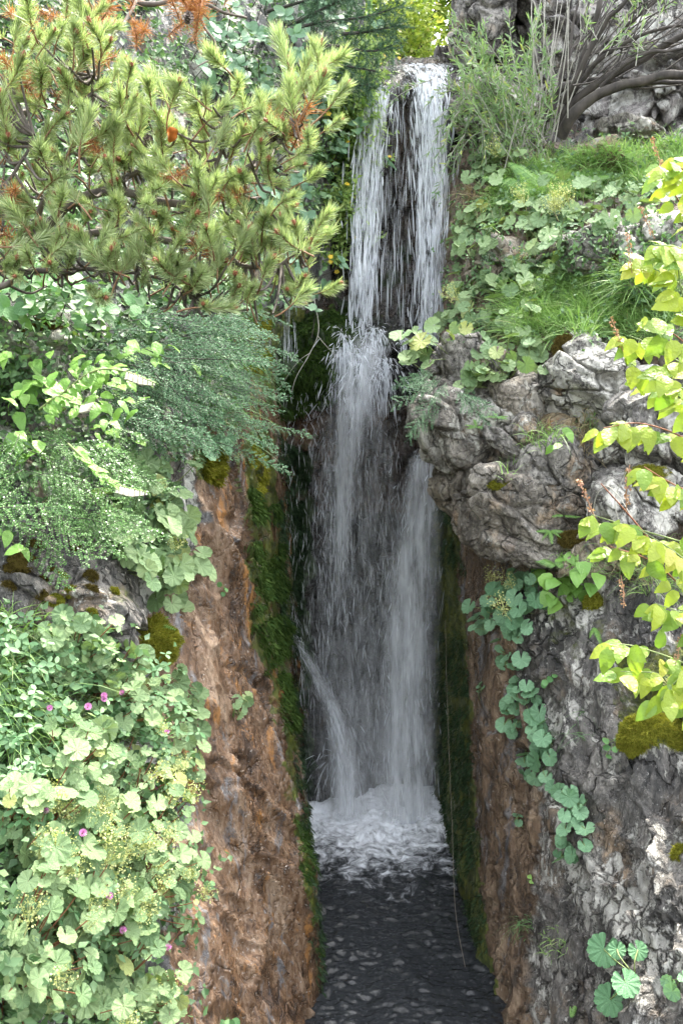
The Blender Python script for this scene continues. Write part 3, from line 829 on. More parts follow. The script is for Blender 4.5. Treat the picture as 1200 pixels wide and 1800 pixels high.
fall = thing('waterfall', 'white waterfall dropping over a rock lip and spreading into the dark gorge', 'waterfall', tuple(P(660, 1440, 5.0)))
UP_L = [(680, 140, 5.8, 24), (668, 150, 5.52, 26), (658, 175, 5.42, 26), (650, 260, 5.33, 28), (643, 380, 5.26, 28), (638, 500, 5.20, 24), (634, 600, 5.16, 22)]
UP_R = [(735, 112, 6.3, 55), (745, 118, 5.8, 45), (757, 140, 5.45, 36), (760, 180, 5.36, 33), (760, 280, 5.28, 30), (758, 420, 5.22, 27), (756, 540, 5.18, 25), (752, 610, 5.16, 22)]
UP_M = [(712, 135, 5.6, 70), (712, 165, 5.45, 72), (708, 280, 5.36, 76), (704, 420, 5.3, 76), (700, 580, 5.26, 74)]
for i in range(3):
    veil('upper_veil', UP_L, M_VEIL, fall, seed=i, jitter=0.07)
    veil('upper_veil', UP_R, M_VEIL, fall, seed=3 + i, jitter=0.07, ends=(0.02, 0.15))
veil('upper_veil', UP_M, M_VEIL, fall, seed=7, strength=0.28)
cl = lambda w: (lambda rng, n: np.clip(rng.normal(0, w, n), -1.6, 1.6))
strands('falling_thread', UP_L, fall, 800, (0.02, 0.16), (0.0012, 0.0048), M_THREAD, 1, cl(0.55))
strands('falling_thread', UP_R, fall, 1150, (0.02, 0.16), (0.0012, 0.0052), M_THREAD, 2, cl(0.55))
strands('falling_thread', UP_M, fall, 360, (0.04, 0.22), (0.0008, 0.0022), M_THREAD, 3)
# splash on the mossy bulge
SPL = [(640, 575, 5.06, 30), (644, 610, 4.98, 44), (634, 650, 4.95, 56), (628, 720, 4.95, 50), (632, 830, 4.97, 44)]
for i in range(3):
    veil('splash_veil', SPL, M_VEIL_SOFT, fall, seed=11 + i, jitter=0.08, ends=(0.35, 0.4), edge=1.0, strength=0.75)
def splash(name, c, n, R, seed, up=1.0, thick=(0.0012, 0.0032)):
    rng = np.random.default_rng(seed)
    a = rng.uniform(0, 2 * np.pi, n); e = rng.uniform(0.1, 1.2, n) * up
    v = np.stack([np.cos(a) * np.cos(e), -np.abs(np.sin(a)) * np.cos(e) * 0.7, np.sin(e)], -1) * np.minimum(rng.exponential(0.5, n), 1.6)[:, None] * R
    t0 = rng.uniform(0.05, 1.5, n); seg = 5
    tt = t0[:, None] + np.linspace(0, 0.28, seg)[None]
    p = np.asarray(c) + v[:, None] * tt[..., None]; p[..., 2] -= R * 0.75 * tt ** 2
    r = rng.uniform(thick[0], thick[1], n)[:, None] * np.sin(np.linspace(0.15, np.pi - 0.1, seg))[None]
    th = np.arange(4) / 4 * 2 * np.pi; ring = np.stack([np.cos(th), np.sin(th) * 0.6, np.sin(th) * 0.6], -1)
    w = p[:, :, None] + r[..., None, None] * ring
    q = (grid_quads(seg, 4, True)[None] + (np.arange(n) * seg * 4)[:, None, None]).reshape(-1, 4)
    mb = MB(); mb.add(w.reshape(-1, 3), q)
    return part(name, mb, M_THREAD, fall, kind='stuff')
for k in range(16):
    r_ = random.Random(k)
    splash('splash', P(r_.gauss(640, 30), r_.gauss(612, 20), 5.02 - 0.06 * r_.random()), 130, r_.uniform(0.05, 0.15), 300 + k, r_.uniform(0.5, 1.2), (0.0008, 0.0036))
splash('splash', P(660, 1470, 4.85), 500, 0.20, 8)
splash('splash', P(730, 1450, 4.8), 500, 0.24, 9)
splash('splash', P(600, 1330, 4.95), 200, 0.16, 10)
# lower fall
LOW_R = [(746, 790, 4.98, 30), (742, 860, 4.95, 42), (732, 960, 4.92, 50), (722, 1080, 4.9, 58), (716, 1200, 4.88, 60), (716, 1320, 4.84, 60), (716, 1480, 4.78, 56)]
LOW_M = [(630, 660, 4.96, 70), (625, 760, 4.98, 80), (628, 900, 5.0, 90), (640, 1080, 5.0, 110), (645, 1250, 4.98, 115), (650, 1440, 4.92, 110)]
LOW_C = [(622, 680, 4.95, 36), (612, 780, 4.97, 30), (602, 900, 5.0, 22), (598, 1000, 5.0, 18), (596, 1100, 5.0, 14)]
LOW_L = [(506, 1100, 4.95, 6), (530, 1140, 4.92, 10), (562, 1200, 4.9, 16), (592, 1270, 4.88, 24), (606, 1340, 4.85, 32), (612, 1410, 4.82, 40), (616, 1450, 4.8, 46)]
for i in range(3):
    veil('lower_veil', LOW_R, M_VEIL_SOFT, fall, seed=21 + i, jitter=0.06, ends=(0.08, 0.04), edge=0.95)
for i in range(2):
    veil('lower_veil', LOW_L, M_VEIL_SOFT, fall, seed=51 + i, jitter=0.07, edge=1.0, ends=(0.35, 0.12), strength=0.9)
for i in range(2):
    veil('lower_veil', LOW_M, M_VEIL, fall, seed=25 + i, jitter=0.05, edge=0.5, strength=0.3, ends=(0.3, 0.1))
    veil('lower_veil', LOW_M, M_VEIL_FINE, fall, seed=61 + i, jitter=0.05, edge=0.6, strength=0.42, ends=(0.25, 0.08))
    veil('lower_veil', LOW_C, M_VEIL_SOFT, fall, seed=28 + i, jitter=0.03, edge=0.7, strength=0.9, ends=(0.1, 0.6))
    veil('lower_veil', LOW_L, M_VEIL_SOFT, fall, seed=31 + i, jitter=0.05, edge=1.0, ends=(0.6, 0.12), strength=0.8)
veil('mist_veil', [(640, 1000, 4.9, 60), (640, 1150, 4.87, 130), (645, 1300, 4.82, 140), (650, 1460, 4.75, 125)], M_MIST, fall, seed=41, edge=0.8, ends=(0.5, 0.1))
veil('mist_veil', [(660, 1180, 4.8, 100), (660, 1320, 4.75, 130), (660, 1500, 4.65, 120)], M_MIST, fall, seed=43, edge=0.8, ends=(0.5, 0.15))
strands('falling_thread', LOW_R, fall, 420, (0.02, 0.10), (0.0008, 0.002), M_THREAD, 4, cl(0.7), depth=0.04)
strands('falling_thread', LOW_M, fall, 950, (0.015, 0.10), (0.0005, 0.0013), M_THREAD, 5, depth=0.05)
strands('falling_thread', LOW_C, fall, 220, (0.02, 0.12), (0.0008, 0.002), M_THREAD, 6, cl(0.7))
strands('falling_thread', LOW_L, fall, 150, (0.02, 0.08), (0.0008, 0.002), M_THREAD, 7, cl(0.8))
SIDE = [(520, 690, 4.93, 60), (520, 800, 4.93, 60), (520, 1000, 4.93, 55), (540, 1250, 4.9, 40)]
strands('side_trickle', SIDE, fall, 420, (0.015, 0.09), (0.0006, 0.0014), M_THREAD, 8, depth=0.02)
strands('side_trickle', [(506, 515, 5.0, 10), (508, 560, 4.98, 12), (508, 640, 4.93, 16)], fall, 40, (0.05, 0.2), (0.0008, 0.0018), M_THREAD, 9, depth=0.01)
strands('side_trickle', [(800, 180, 5.4, 14), (805, 260, 5.35, 14), (800, 340, 5.3, 12)], fall, 30, (0.05, 0.2), (0.001, 0.002), M_THREAD, 10, depth=0.02)

# ================================================================== LEAF SHAPES (shared meshes)
def mantle_leaf_mesh(name, seed, mat, lobes=9):
    rng = np.random.default_rng(seed)
    K = lobes * 6; a0 = 0.22
    th = np.linspace(-np.pi + a0, np.pi - a0, K + 1)
    u = (th + np.pi - a0) / (2 * np.pi - 2 * a0) * lobes
    lob = np.abs(np.sin(u * np.pi)) ** 0.6
    tooth = 0.035 * np.abs(np.sin(u * np.pi * 3))
    outer = 0.885 + 0.095 * lob + tooth + rng.normal(0, 0.012, K + 1)
    outer = outer * (1 - 0.10 * (np.abs(th) / np.pi) ** 2)
    rings = [0.0, 0.3, 0.62, 0.86, 1.0]
    v = []
    curl = rng.uniform(-0.05, 0.3); cup = rng.uniform(0.02, 0.24); wav = rng.uniform(0, 6.28)
    for r in rings:
        R = outer * r if r > 0.9 else (0.80 * (1 - 0.10 * (np.abs(th) / np.pi) ** 2) + (outer - 0.80) * r ** 3) * r
        x = np.sin(th) * R; y = np.cos(th) * R
        pleat = -np.abs(np.sin(u * np.pi)) * 0.055 * r + 0.03 * r
        z = cup * r ** 2 + pleat + 0.05 * np.sin(th * 2 + wav) * r ** 2 - curl * np.maximum(y, 0) ** 2
        v.append(np.stack([x, y, z], -1))
    mb = MB(); mb.add(np.concatenate(v), grid_quads(len(rings), K + 1)[:, ::-1])
    me = mb.mesh(name, mat)
    ca = me.attributes.new('vein', 'FLOAT', 'POINT')
    vein = np.concatenate([np.exp(-(np.abs(np.sin(u * np.pi + np.pi / 2)) / 0.3) ** 2) * (1 if r > 0 else 1) for r in rings])
    ca.data.foreach_set('value', vein.astype(np.float32))
    return me

def blade_leaf_mesh(name, mat, profile='oval', fold=0.18, curl=0.25, nl=8, wave=0.0, seed=0):
    """Leaf along +Y of length 1, with midrib fold and a drooping tip."""
    t = np.linspace(0, 1, nl + 1)
    if profile == 'oval':
        w = 0.36 * np.sin(np.pi * t ** 0.85) ** 0.62
    elif profile == 'round':
        w = 0.46 * np.sin(np.pi * t ** 0.9) ** 0.5
    elif profile == 'ovate':
        w = 0.30 * np.sin(np.pi * t ** 0.72) ** 0.75 * (1 - 0.15 * t)
    elif profile == 'heart':
        w = 0.44 * np.sin(np.pi * np.clip(t * 0.92 + 0.08, 0, 1) ** 0.62) ** 0.8
    else:
        w = 0.10 * np.sin(np.pi * t ** 0.8) ** 0.8
    w[0] = 0.012; w[-1] = 0.004
    s = np.array([-1, -0.55, 0, 0.55, 1])
    T, S = np.meshgrid(t, s, indexing='ij'); W = w[:, None] * S
    z = fold * np.abs(W) - curl * T ** 2 + wave * np.sin(T * 11 + seed) * S * 0.5 - 0.05 * np.abs(np.sin(T * 14)) * np.abs(S) * (profile in ('ovate', 'heart'))
    mb = MB(); mb.add(np.stack([W, T - 0.0 * T, z], -1).reshape(-1, 3), grid_quads(nl + 1, 5)[:, ::-1])
    return mb.mesh(name, mat)

def mantle_material(name, c1, c2, c3=None, rough=0.5, trans=0.22):
    N = NT(name)
    rnd = N.n('ObjectInfo').outputs['Random']
    stops = [(0.0, c1), (0.8, c2)] + ([(0.94, c2), (1.0, c3)] if c3 else [])
    col = N.ramp(rnd, stops)
    co = N.n('TexCoord').outputs['Object']
    col = N.mix(N.math('MULTIPLY', N.noise(co, 2.5, 4.0, 0.6), 0.4), col, N.mix(1.0, col, (0.5, 0.6, 0.5), 'MULTIPLY'))
    vein = N.n('Attribute', {'attribute_name': 'vein'}).outputs['Fac']
    col = N.mix(N.math('MULTIPLY', N.math('POWER', vein, 2.5), 0.5), col, N.mix(1.0, col, (1.7, 1.55, 1.5), 'MULTIPLY'))
    bp = N.n('Bump', None, Strength=0.3, Distance=0.04, Height=N.noise(co, 7.0, 4.0, 0.6))
    pr = N.n('BsdfPrincipled', None, Base_Color=col, Roughness=rough, Specular_IOR_Level=0.35, Normal=bp.outputs[0])
    tr = N.n('BsdfTranslucent', None, Color=N.mix(1.0, col, (1.3, 1.35, 0.6), 'MULTIPLY'))
    mx = N.n('MixShader', None, Fac=trans); N.t.links.new(pr.outputs[0], mx.inputs[1]); N.t.links.new(tr.outputs[0], mx.inputs[2])
    return N.surface(mx)

M_MANTLE = mantle_material('mantle_leaf', (0.12, 0.20, 0.085), (0.25, 0.34, 0.16), (0.36, 0.38, 0.13))
M_MANTLE_B = mantle_material('mantle_leaf_bluish', (0.115, 0.23, 0.12), (0.19, 0.33, 0.19))
M_STEM = plain_material('stem_green', (0.12, 0.17, 0.05), (0.2, 0.24, 0.08), 0.6)
M_REDSTEM = plain_material('stem_red', (0.16, 0.05, 0.025), (0.3, 0.13, 0.06), 0.6)
M_BARK = plain_material('bark', (0.05, 0.04, 0.032), (0.15, 0.125, 0.1), 0.85, 22.0, (1, 1, 0.4), 0.8)
M_BARKD = plain_material('bark_dark', (0.022, 0.018, 0.015), (0.085, 0.072, 0.06), 0.85, 22.0, (1, 1, 0.4), 0.8)
M_GREYTWIG = plain_material('twig_grey', (0.2, 0.19, 0.16), (0.4, 0.38, 0.32), 0.8, 30.0)
M_BLOOM = leaf_material('mantle_bloom', (0.42, 0.45, 0.14), (0.58, 0.58, 0.28), trans=0.3, island=True)
MANTLE = [mantle_leaf_mesh('leaf', k, M_MANTLE, 9 if k % 2 else 8) for k in range(6)]
MANTLE_B = [mantle_leaf_mesh('leaf', 20 + k, M_MANTLE_B, 9 if k % 2 else 7) for k in range(5)]

def bloom_mesh(name, seed):
    """Frothy spray of tiny yellow-green flowers."""
    rng = np.random.default_rng(seed); mb = MB()
    for i in range(170):
        h = rng.uniform(0.35, 1.0); a = rng.uniform(0, 6.28); r = 0.32 * rng.uniform(0, 1) ** 0.5 * (0.5 + h * 0.6)
        c = np.array([np.cos(a) * r, np.sin(a) * r, h]); n = rng.normal(size=3); n /= np.linalg.norm(n)
        x = np.cross(n, [0.3, 0.5, 0.8]); x /= np.linalg.norm(x); y = np.cross(n, x); s = rng.uniform(0.014, 0.032)
        mb.add([c + x * s, c + y * s, c - x * s, c - y * s], [[0, 1, 2, 3]])
    for i in range(9):
        a = rng.uniform(0, 6.28); r = 0.3 * rng.uniform(0.3, 1)
        tube(mb, curve([(0, 0, 0), (0.02, 0, 0.3), (np.cos(a) * r, np.sin(a) * r, 0.8)], 5), 0.006, 3)
    return mb.mesh(name, M_BLOOM)
BLOOMS = [bloom_mesh('flower_spray', k) for k in range(3)]

def poly_samples(poly, n, spacing, tries=40):
    xs = [p[0] for p in poly]; ys = [p[1] for p in poly]; out = []
    for _ in range(n * tries):
        if len(out) >= n: break
        x = random.uniform(min(xs), max(xs)); y = random.uniform(min(ys), max(ys))
        if not inside(np.array([x]), np.array([y]), poly)[0]: continue
        if all((x - a) ** 2 + (y - b) ** 2 > spacing ** 2 for a, b in out): out.append((x, y))
    return out

TOCAM = lambda p: (-Vector(p)).normalized()

def mantle_plant(label, poly, n, size, group=None, meshes=None, lift=(0.01, 0.09), blooms=0, spacing=None, Yfix=None, name='ladys_mantle', root_px=None, stem_mat=None, face=0.45, bloom_size=(0.09, 0.14)):
    """A lady's mantle plant: scalloped leaves on stalks over a patch of rock."""
    meshes = meshes or MANTLE
    pts = poly_samples(poly, n, spacing or 8)
    if root_px is None:
        root_px = (sum(p[0] for p in poly) / len(poly), sum(p[1] for p in poly) / len(poly))
    base, bn = hit(*root_px)
    root = thing(name, label, "lady's mantle", tuple(base), group)
    sb = MB()
    pts.sort(key=lambda q: q[1])
    for (x, y) in pts:
        p, nrm = hit(x, y) if Yfix is None else (Vector(P(x, y, Yfix + random.uniform(-.04, .04))), Vector((-0.5, -0.7, 0.4)))
        l = random.uniform(*lift)
        away = (p - base); away.z *= 0.5
        pos = p + nrm * l + Vector((0, 0, 0.35 * l))
        nn = nrm * 0.35 + Vector((0, 0, 0.55)) + TOCAM(p) * face + rv(0.42)
        tip = away.normalized() * 0.5 + Vector((0, 0, -0.75)) + nrm * 0.4 + rv(0.3)
        s = random.uniform(*size)
        if random.random() < 0.15: s *= 0.65
        inst('leaf', random.choice(meshes), frame(pos, nn, tip, s), root)
        st = p - nrm * 0.02 + (base - p).normalized() * random.uniform(0.03, 0.08) - Vector((0, 0, random.uniform(0, 0.03)))
        tube(sb, curve([st, (st + pos) / 2 + nrm * 0.02, pos], 5), 0.0016, 4)
    part('leaf_stalk', sb, stem_mat or M_STEM, root, kind='stuff')
    for k in range(blooms):
        x, y = random.choice(pts)
        p, nrm = hit(x + random.uniform(-10, 10), y - 5)
        d = nrm * 0.6 + Vector((0, 0, 0.5)) + rv(0.3)
        inst('flower_spray', random.choice(BLOOMS), frame(p + nrm * lift[1] * 0.75, d, rv(), random.uniform(*bloom_size)), root)
    return root

# ---- lady's mantle on the right side
mantle_plant("lady's mantle clump at the upper edge of the right ledge beside the fern", [(835, 300), (850, 265), (905, 270), (915, 320), (880, 350), (840, 345)], 44, (0.025, 0.048), blooms=2)
mantle_plant("lady's mantle clump hanging beside the waterfall below the small fern", [(800, 420), (850, 375), (900, 380), (890, 410), (830, 470), (808, 480)], 40, (0.021, 0.044))
mantle_plant("lady's mantle row along the top of the pale slab rock", [(880, 370), (960, 350), (1060, 335), (1170, 330), (1180, 375), (1090, 400), (960, 425), (890, 410)], 85, (0.025, 0.048), blooms=3)
mantle_plant("lady's mantle with a yellow-green flower spray above the grass ledge", [(900, 395), (990, 400), (985, 445), (930, 440), (900, 430)], 24, (0.028, 0.048), blooms=3)
mantle_plant("lady's mantle mass left of the tall ledge grass", [(800, 520), (860, 480), (930, 465), (1000, 470), (1020, 500), (940, 540), (870, 560), (800, 580)], 95, (0.025, 0.048), blooms=3)
mantle_plant("lady's mantle fringe on top of the banded boulder", [(785, 565), (860, 560), (950, 570), (950, 600), (860, 605), (790, 592)], 40, (0.021, 0.040))
mantle_plant("big-leaved lady's mantle hanging over the waterfall left of the banded boulder", [(705, 600), (730, 575), (765, 575), (770, 605), (755, 650), (722, 650), (706, 630)], 11, (0.029, 0.053), spacing=16, lift=(0.0, 0.03), root_px=(790, 615), Yfix=3.9)
mantle_plant("light green lady's mantle cascade in the middle of the boulder outcrop", [(818, 660), (850, 625), (900, 600), (965, 605), (970, 645), (935, 665), (880, 660), (840, 695), (822, 690)], 52, (0.022, 0.042))
mantle_plant("lady's mantle under the heart-leaved plant on the cliff edge", [(850, 1080), (880, 1040), (930, 1015), (960, 1035), (955, 1090), (930, 1130), (870, 1130), (852, 1110)], 60, (0.024, 0.042), meshes=MANTLE_B, blooms=3, root_px=(920, 1030))
mantle_plant("small lady's mantle pair just below the flowering cliff clump", [(875, 1145), (905, 1140), (922, 1160), (915, 1182), (880, 1178)], 5, (0.03, 0.04), meshes=MANTLE_B, spacing=16, lift=(0.01, 0.04))
mantle_plant("hanging chain of blue-green lady's mantle halfway down the right cliff", [(885, 1270), (905, 1200), (935, 1195), (940, 1230), (975, 1290), (980, 1340), (965, 1390), (915, 1370), (925, 1310), (890, 1290)], 40, (0.024, 0.042), meshes=MANTLE_B, spacing=12, lift=(0.01, 0.05), root_px=(920, 1210))
mantle_plant("lowest hanging tail of lady's mantle on the right cliff", [(975, 1390), (1000, 1385), (1030, 1430), (1035, 1480), (1015, 1515), (980, 1510), (985, 1440)], 22, (0.022, 0.038), meshes=MANTLE_B, spacing=11, lift=(0.01, 0.04), root_px=(990, 1395))
mantle_plant("tiny seedling on the brown gorge corner beside the chain of leaves", [(835, 1210), (850, 1200), (857, 1210), (840, 1230)], 4, (0.014, 0.02), meshes=MANTLE_B, spacing=7, lift=(0.005, 0.02))
mantle_plant("tiny seedling on the grey cliff left of the lowest leaf tail", [(905, 1435), (917, 1432), (915, 1450), (907, 1450)], 3, (0.012, 0.018), meshes=MANTLE_B, spacing=6, lift=(0.005, 0.02))
mantle_plant("lone small leaf pair at the lower right edge of the cliff", [(1165, 1715), (1205, 1710), (1205, 1760), (1170, 1745)], 4, (0.018, 0.028), meshes=MANTLE_B, spacing=16, lift=(0.01, 0.03))

# ---- lady's mantle on the left side
mantle_plant("dense lady's mantle clump beside the brown rock above the moss cushion", [(195, 900), (220, 830), (262, 815), (290, 850), (312, 900), (318, 960), (335, 1000), (315, 1030), (275, 1045), (262, 1065), (235, 1045), (210, 990)], 105, (0.034, 0.05), lift=(0.01, 0.12), blooms=2, root_px=(270, 880))
mantle_plant("two dangling lady's mantle leaves below the dense clump", [(275, 1040), (320, 1035), (325, 1075), (280, 1075)], 4, (0.03, 0.038), spacing=18, lift=(0.01, 0.03))
mantle_plant("small lady's mantle at the top of the brown rock under the arching sprays", [(325, 770), (400, 765), (400, 795), (350, 830), (330, 815)], 12, (0.03, 0.042), meshes=MANTLE_B)
mantle_plant("vertical string of lady's mantle down the brown rock left of the slit", [(295, 1190), (315, 1180), (348, 1220), (345, 1290), (350, 1360), (305, 1365), (300, 1280)], 26, (0.026, 0.04), meshes=MANTLE, spacing=15, lift=(0.01, 0.04), root_px=(305, 1190))
mantle_plant("tiny lady's mantle sprig alone on the wet brown rock", [(402, 1235), (425, 1225), (436, 1245), (420, 1270), (404, 1262)], 7, (0.018, 0.026), meshes=MANTLE, spacing=10, lift=(0.005, 0.025))
BANK = [
    ("lady's mantle right under the mossy grey boulder on the left bank", [(60, 1120), (150, 1100), (225, 1120), (240, 1190), (150, 1210), (70, 1180)], 30, (0.032, 0.05), 0),
    ("lady's mantle at the right edge of the bank below the moss cushion", [(150, 1200), (230, 1170), (285, 1230), (290, 1300), (220, 1310), (160, 1270)], 34, (0.03, 0.048), 1),
    ("pale large-leaved lady's mantle in the middle of the left bank", [(40, 1310), (130, 1290), (190, 1340), (170, 1410), (90, 1440), (40, 1390)], 30, (0.036, 0.058), 3),
    ("lady's mantle with red stalks along the rim of the brown rock", [(180, 1360), (260, 1340), (330, 1400), (350, 1470), (270, 1480), (190, 1440)], 38, (0.03, 0.046), 5),
    ("flowering lady's mantle at the far left of the bank", [(-30, 1420), (60, 1410), (110, 1470), (90, 1540), (10, 1570), (-30, 1500)], 34, (0.034, 0.056), 5),
    ("lady's mantle with yellow-green froth in the centre of the bank", [(90, 1450), (190, 1430), (230, 1500), (190, 1560), (100, 1550)], 32, (0.034, 0.054), 6),
    ("sunlit lady's mantle overhanging the lower brown rock", [(210, 1480), (300, 1470), (355, 1520), (335, 1620), (260, 1640), (210, 1570)], 40, (0.032, 0.05), 6),
    ("lady's mantle above the dark gap at the foot of the bank", [(70, 1560), (180, 1560), (230, 1620), (210, 1690), (110, 1690), (70, 1630)], 36, (0.034, 0.056), 4),
    ("lady's mantle in the bottom corner of the left bank", [(-30, 1590), (60, 1570), (110, 1680), (90, 1800), (-30, 1810)], 42, (0.034, 0.058), 5),
    ("big dark green lady's mantle leaves by the dark gap near the lower edge", [(130, 1715), (200, 1710), (215, 1770), (170, 1815), (110, 1810)], 12, (0.05, 0.07), 0),
    ("lady's mantle trailing over the brown rock at the lower edge", [(200, 1660), (270, 1650), (325, 1740), (320, 1815), (220, 1815), (210, 1740)], 34, (0.03, 0.046), 2),
]
for lab, poly, n, size, bl in BANK:
    poly = [(x - 48 * max(0, min(1, (x - 60) / 180)), y) for x, y in poly]
    mantle_plant(lab, poly, int(n * 2.6) if n > 12 else n, (size[0] * 0.40, size[1] * 0.72), "lady's mantle on the left bank", meshes=MANTLE, lift=(0.02, 0.16), blooms=int(bl * 1.3), spacing=5, stem_mat=M_REDSTEM, bloom_size=(0.07, 0.12))

# ---- the big-leaved seedling at the lower right: five leaves, each placed
M_BIGLEAF = mantle_material('big_leaf', (0.10, 0.22, 0.10), (0.13, 0.27, 0.13))
BIG = [mantle_leaf_mesh('leaf', 50 + k, M_BIGLEAF, 11) for k in range(3)]
base, bn = hit(1115, 1715)
seedling = thing('broadleaf_seedling', 'plant with five broad scalloped leaves on the lower right cliff', 'plant', tuple(base))
sb = MB()
for x, y, s, a in ((1078, 1678, 0.042, -0.3), (1128, 1672, 0.024, 0.5), (1090, 1735, 0.040, -0.2), (1125, 1724, 0.034, 0.3), (1108, 1690, 0.022, 0.1)):
    p, nrm = hit(x, y)
    pos = p + nrm * 0.05
    inst('leaf', random.choice(BIG), frame(pos, TOCAM(p) + Vector((0, 0, 0.3)) + rv(0.1), Vector((a, 0, -1)), s * 1.25), seedling)
    tube(sb, curve([base, (Vector(base) + pos) / 2 + nrm * 0.02, pos], 6), 0.0022, 5)
part('leaf_stalk', sb, M_STEM, seedling, kind='stuff')

# ================================================================== GRASS
def grass(name, label_kind, poly, n, length, width, mat, lean=(0, 0, 0), spread=0.55, droop=0.9, lift=0.0, root=None, seed=0, pts=None):
    rng = np.random.default_rng(seed + 500)
    bases, nrms = [], []
    xs = [p[0] for p in poly]; ys = [p[1] for p in poly]
    # hits on a coarse set, blades grow in small tufts around them
    tufts = poly_samples(poly, max(6, n // 14), 3)
    for (x, y) in tufts:
        p, nrm = hit(x, y); bases.append(p); nrms.append(nrm)
    B = np.array([tuple(b) for b in bases]); Nn = np.array([tuple(b) for b in nrms])
    k = rng.integers(0, len(B), n)
    b = B[k] + rng.normal(0, 0.012, (n, 3)); b -= Nn[k] * 0.01
    d = Nn[k] * 0.35 + np.array([0, 0, 0.9]) + np.array(lean) + rng.normal(0, spread, (n, 3)); d /= np.linalg.norm(d, axis=1, keepdims=True)
    L = rng.uniform(length[0], length[1], n)
    dr = rng.uniform(0.3, 1.0, n) * droop
    seg = 6; t = np.linspace(0, 1, seg)
    out = d[:, :2] + rng.normal(0, 0.15, (n, 2)) + np.array([0.0, -0.12])
    c = b[:, None] + d[:, None] * (L[:, None] * t)[..., None]
    c[..., 2] -= (L * dr)[:, None] * t[None] ** 2.2 * 0.75
    c[..., :2] += out[:, None] * ((L * dr)[:, None] * t[None] ** 2)[..., None] * 0.35
    side = np.cross(d, rng.normal(0, 1, (n, 3))); side /= np.linalg.norm(side, axis=1, keepdims=True) + 1e-9
    w = (rng.uniform(width[0], width[1], n)[:, None] * (1 - t[None] ** 1.8) + 0.0002)
    v = np.stack([c - side[:, None] * w[..., None], c + side[:, None] * w[..., None]], 2)
    q = (grid_quads(seg, 2)[None] + (np.arange(n) * seg * 2)[:, None, None]).reshape(-1, 4)
    mb = MB(); mb.add(v.reshape(-1, 3), q)
    if root is not None:
        return part(name, mb, mat, root, kind='stuff')
    o = link(name, mb.mesh(name, mat)); tag(o, label_kind, 'grass', kind='stuff')
    return o
M_GRASS = leaf_material('grass_blade', (0.17, 0.31, 0.08), (0.32, 0.47, 0.17), (0.48, 0.46, 0.27), trans=0.3, island=True, rough=0.4)
M_GRASS2 = leaf_material('grass_blade_blue', (0.09, 0.2, 0.07), (0.17, 0.32, 0.12), trans=0.25, island=True, rough=0.45)
M_DRYGRASS = leaf_material('grass_dry', (0.25, 0.18, 0.09), (0.42, 0.34, 0.2), trans=0.2, island=True, rough=0.6)
grass('grass', 'tall bright grass on the ledge above the outcrop', [(900, 520), (1000, 480), (1150, 490), (1200, 520), (1170, 600), (1000, 590), (920, 610), (880, 575)], 8000, (0.09, 0.2), (0.001, 0.0022), M_GRASS, seed=1)
grass('grass', 'short grass on the upper ledge under the willow', [(880, 310), (960, 280), (1100, 262), (1200, 250), (1200, 330), (1050, 345), (930, 365), (850, 380)], 8000, (0.06, 0.15), (0.001, 0.0022), M_GRASS, seed=2)
grass('grass', 'grass tuft hanging between the arching sprays and brown rock', [(330, 590), (400, 570), (435, 620), (430, 720), (400, 770), (350, 740)], 700, (0.12, 0.26), (0.0009, 0.002), M_GRASS2, droop=1.6, seed=3)
grass('grass', 'long grass blades at the left edge of the bank', [(-30, 1110), (60, 1110), (85, 1200), (60, 1330), (-30, 1360)], 700, (0.10, 0.24), (0.0014, 0.0028), M_GRASS, droop=1.2, seed=4)
grass('grass', 'grass and dry stalks in the crack of the outcrop', [(870, 800), (930, 770), (960, 745), (1000, 770), (930, 800), (880, 850)], 200, (0.04, 0.12), (0.0008, 0.0018), M_GRASS, seed=5)
grass('grass', 'dry brown grass hanging in the right side of the outcrop', [(1010, 740), (1040, 720), (1050, 790), (1040, 830), (1010, 790)], 160, (0.06, 0.14), (0.0006, 0.0013), M_DRYGRASS, droop=1.7, seed=6)
grass('grass', 'green tuft beside the dry grass in the outcrop', [(1030, 730), (1050, 720), (1052, 760), (1035, 765)], 80, (0.06, 0.12), (0.001, 0.002), M_GRASS, droop=1.4, seed=7)
grass('grass', 'thin grass under the shrub on the right cliff top', [(970, 980), (1060, 960), (1200, 950), (1200, 1040), (1080, 1060), (1040, 1040)], 600, (0.05, 0.14), (0.0008, 0.0016), M_GRASS, droop=1.3, seed=8)
grass('grass', 'pale dry stalks tangled under the shrub on the right', [(1040, 990), (1120, 975), (1160, 1030), (1080, 1060)], 160, (0.05, 0.12), (0.0005, 0.001), M_DRYGRASS, droop=1.0, seed=9)
grass('grass', 'thin hanging blades on the lower right cliff', [(905, 1620), (935, 1600), (940, 1650), (915, 1660)], 70, (0.04, 0.11), (0.0006, 0.0012), M_GRASS2, droop=1.8, seed=10)
grass('grass', 'small spiky green tuft on the lower right cliff ledge', [(950, 1650), (985, 1645), (1000, 1665), (960, 1680)], 160, (0.02, 0.05), (0.0009, 0.0018), M_GRASS, seed=11)
grass('grass', 'brownish grass fringe below the upper lady\'s mantle by the fall', [(815, 330), (860, 340), (850, 390), (820, 385)], 260, (0.08, 0.18), (0.0006, 0.0014), M_DRYGRASS, droop=1.9, seed=12)
grass('grass', 'grass blades among the clover on the left bank', [(0, 1180), (120, 1150), (200, 1300), (100, 1420), (0, 1420)], 500, (0.08, 0.2), (0.001, 0.002), M_GRASS2, seed=13)
grass('grass', 'fine grass curve on the middle of the right cliff', [(990, 1260), (1060, 1250), (1070, 1330), (1000, 1300)], 24, (0.05, 0.13), (0.0005, 0.001), M_GRASS2, droop=1.7, seed=14)
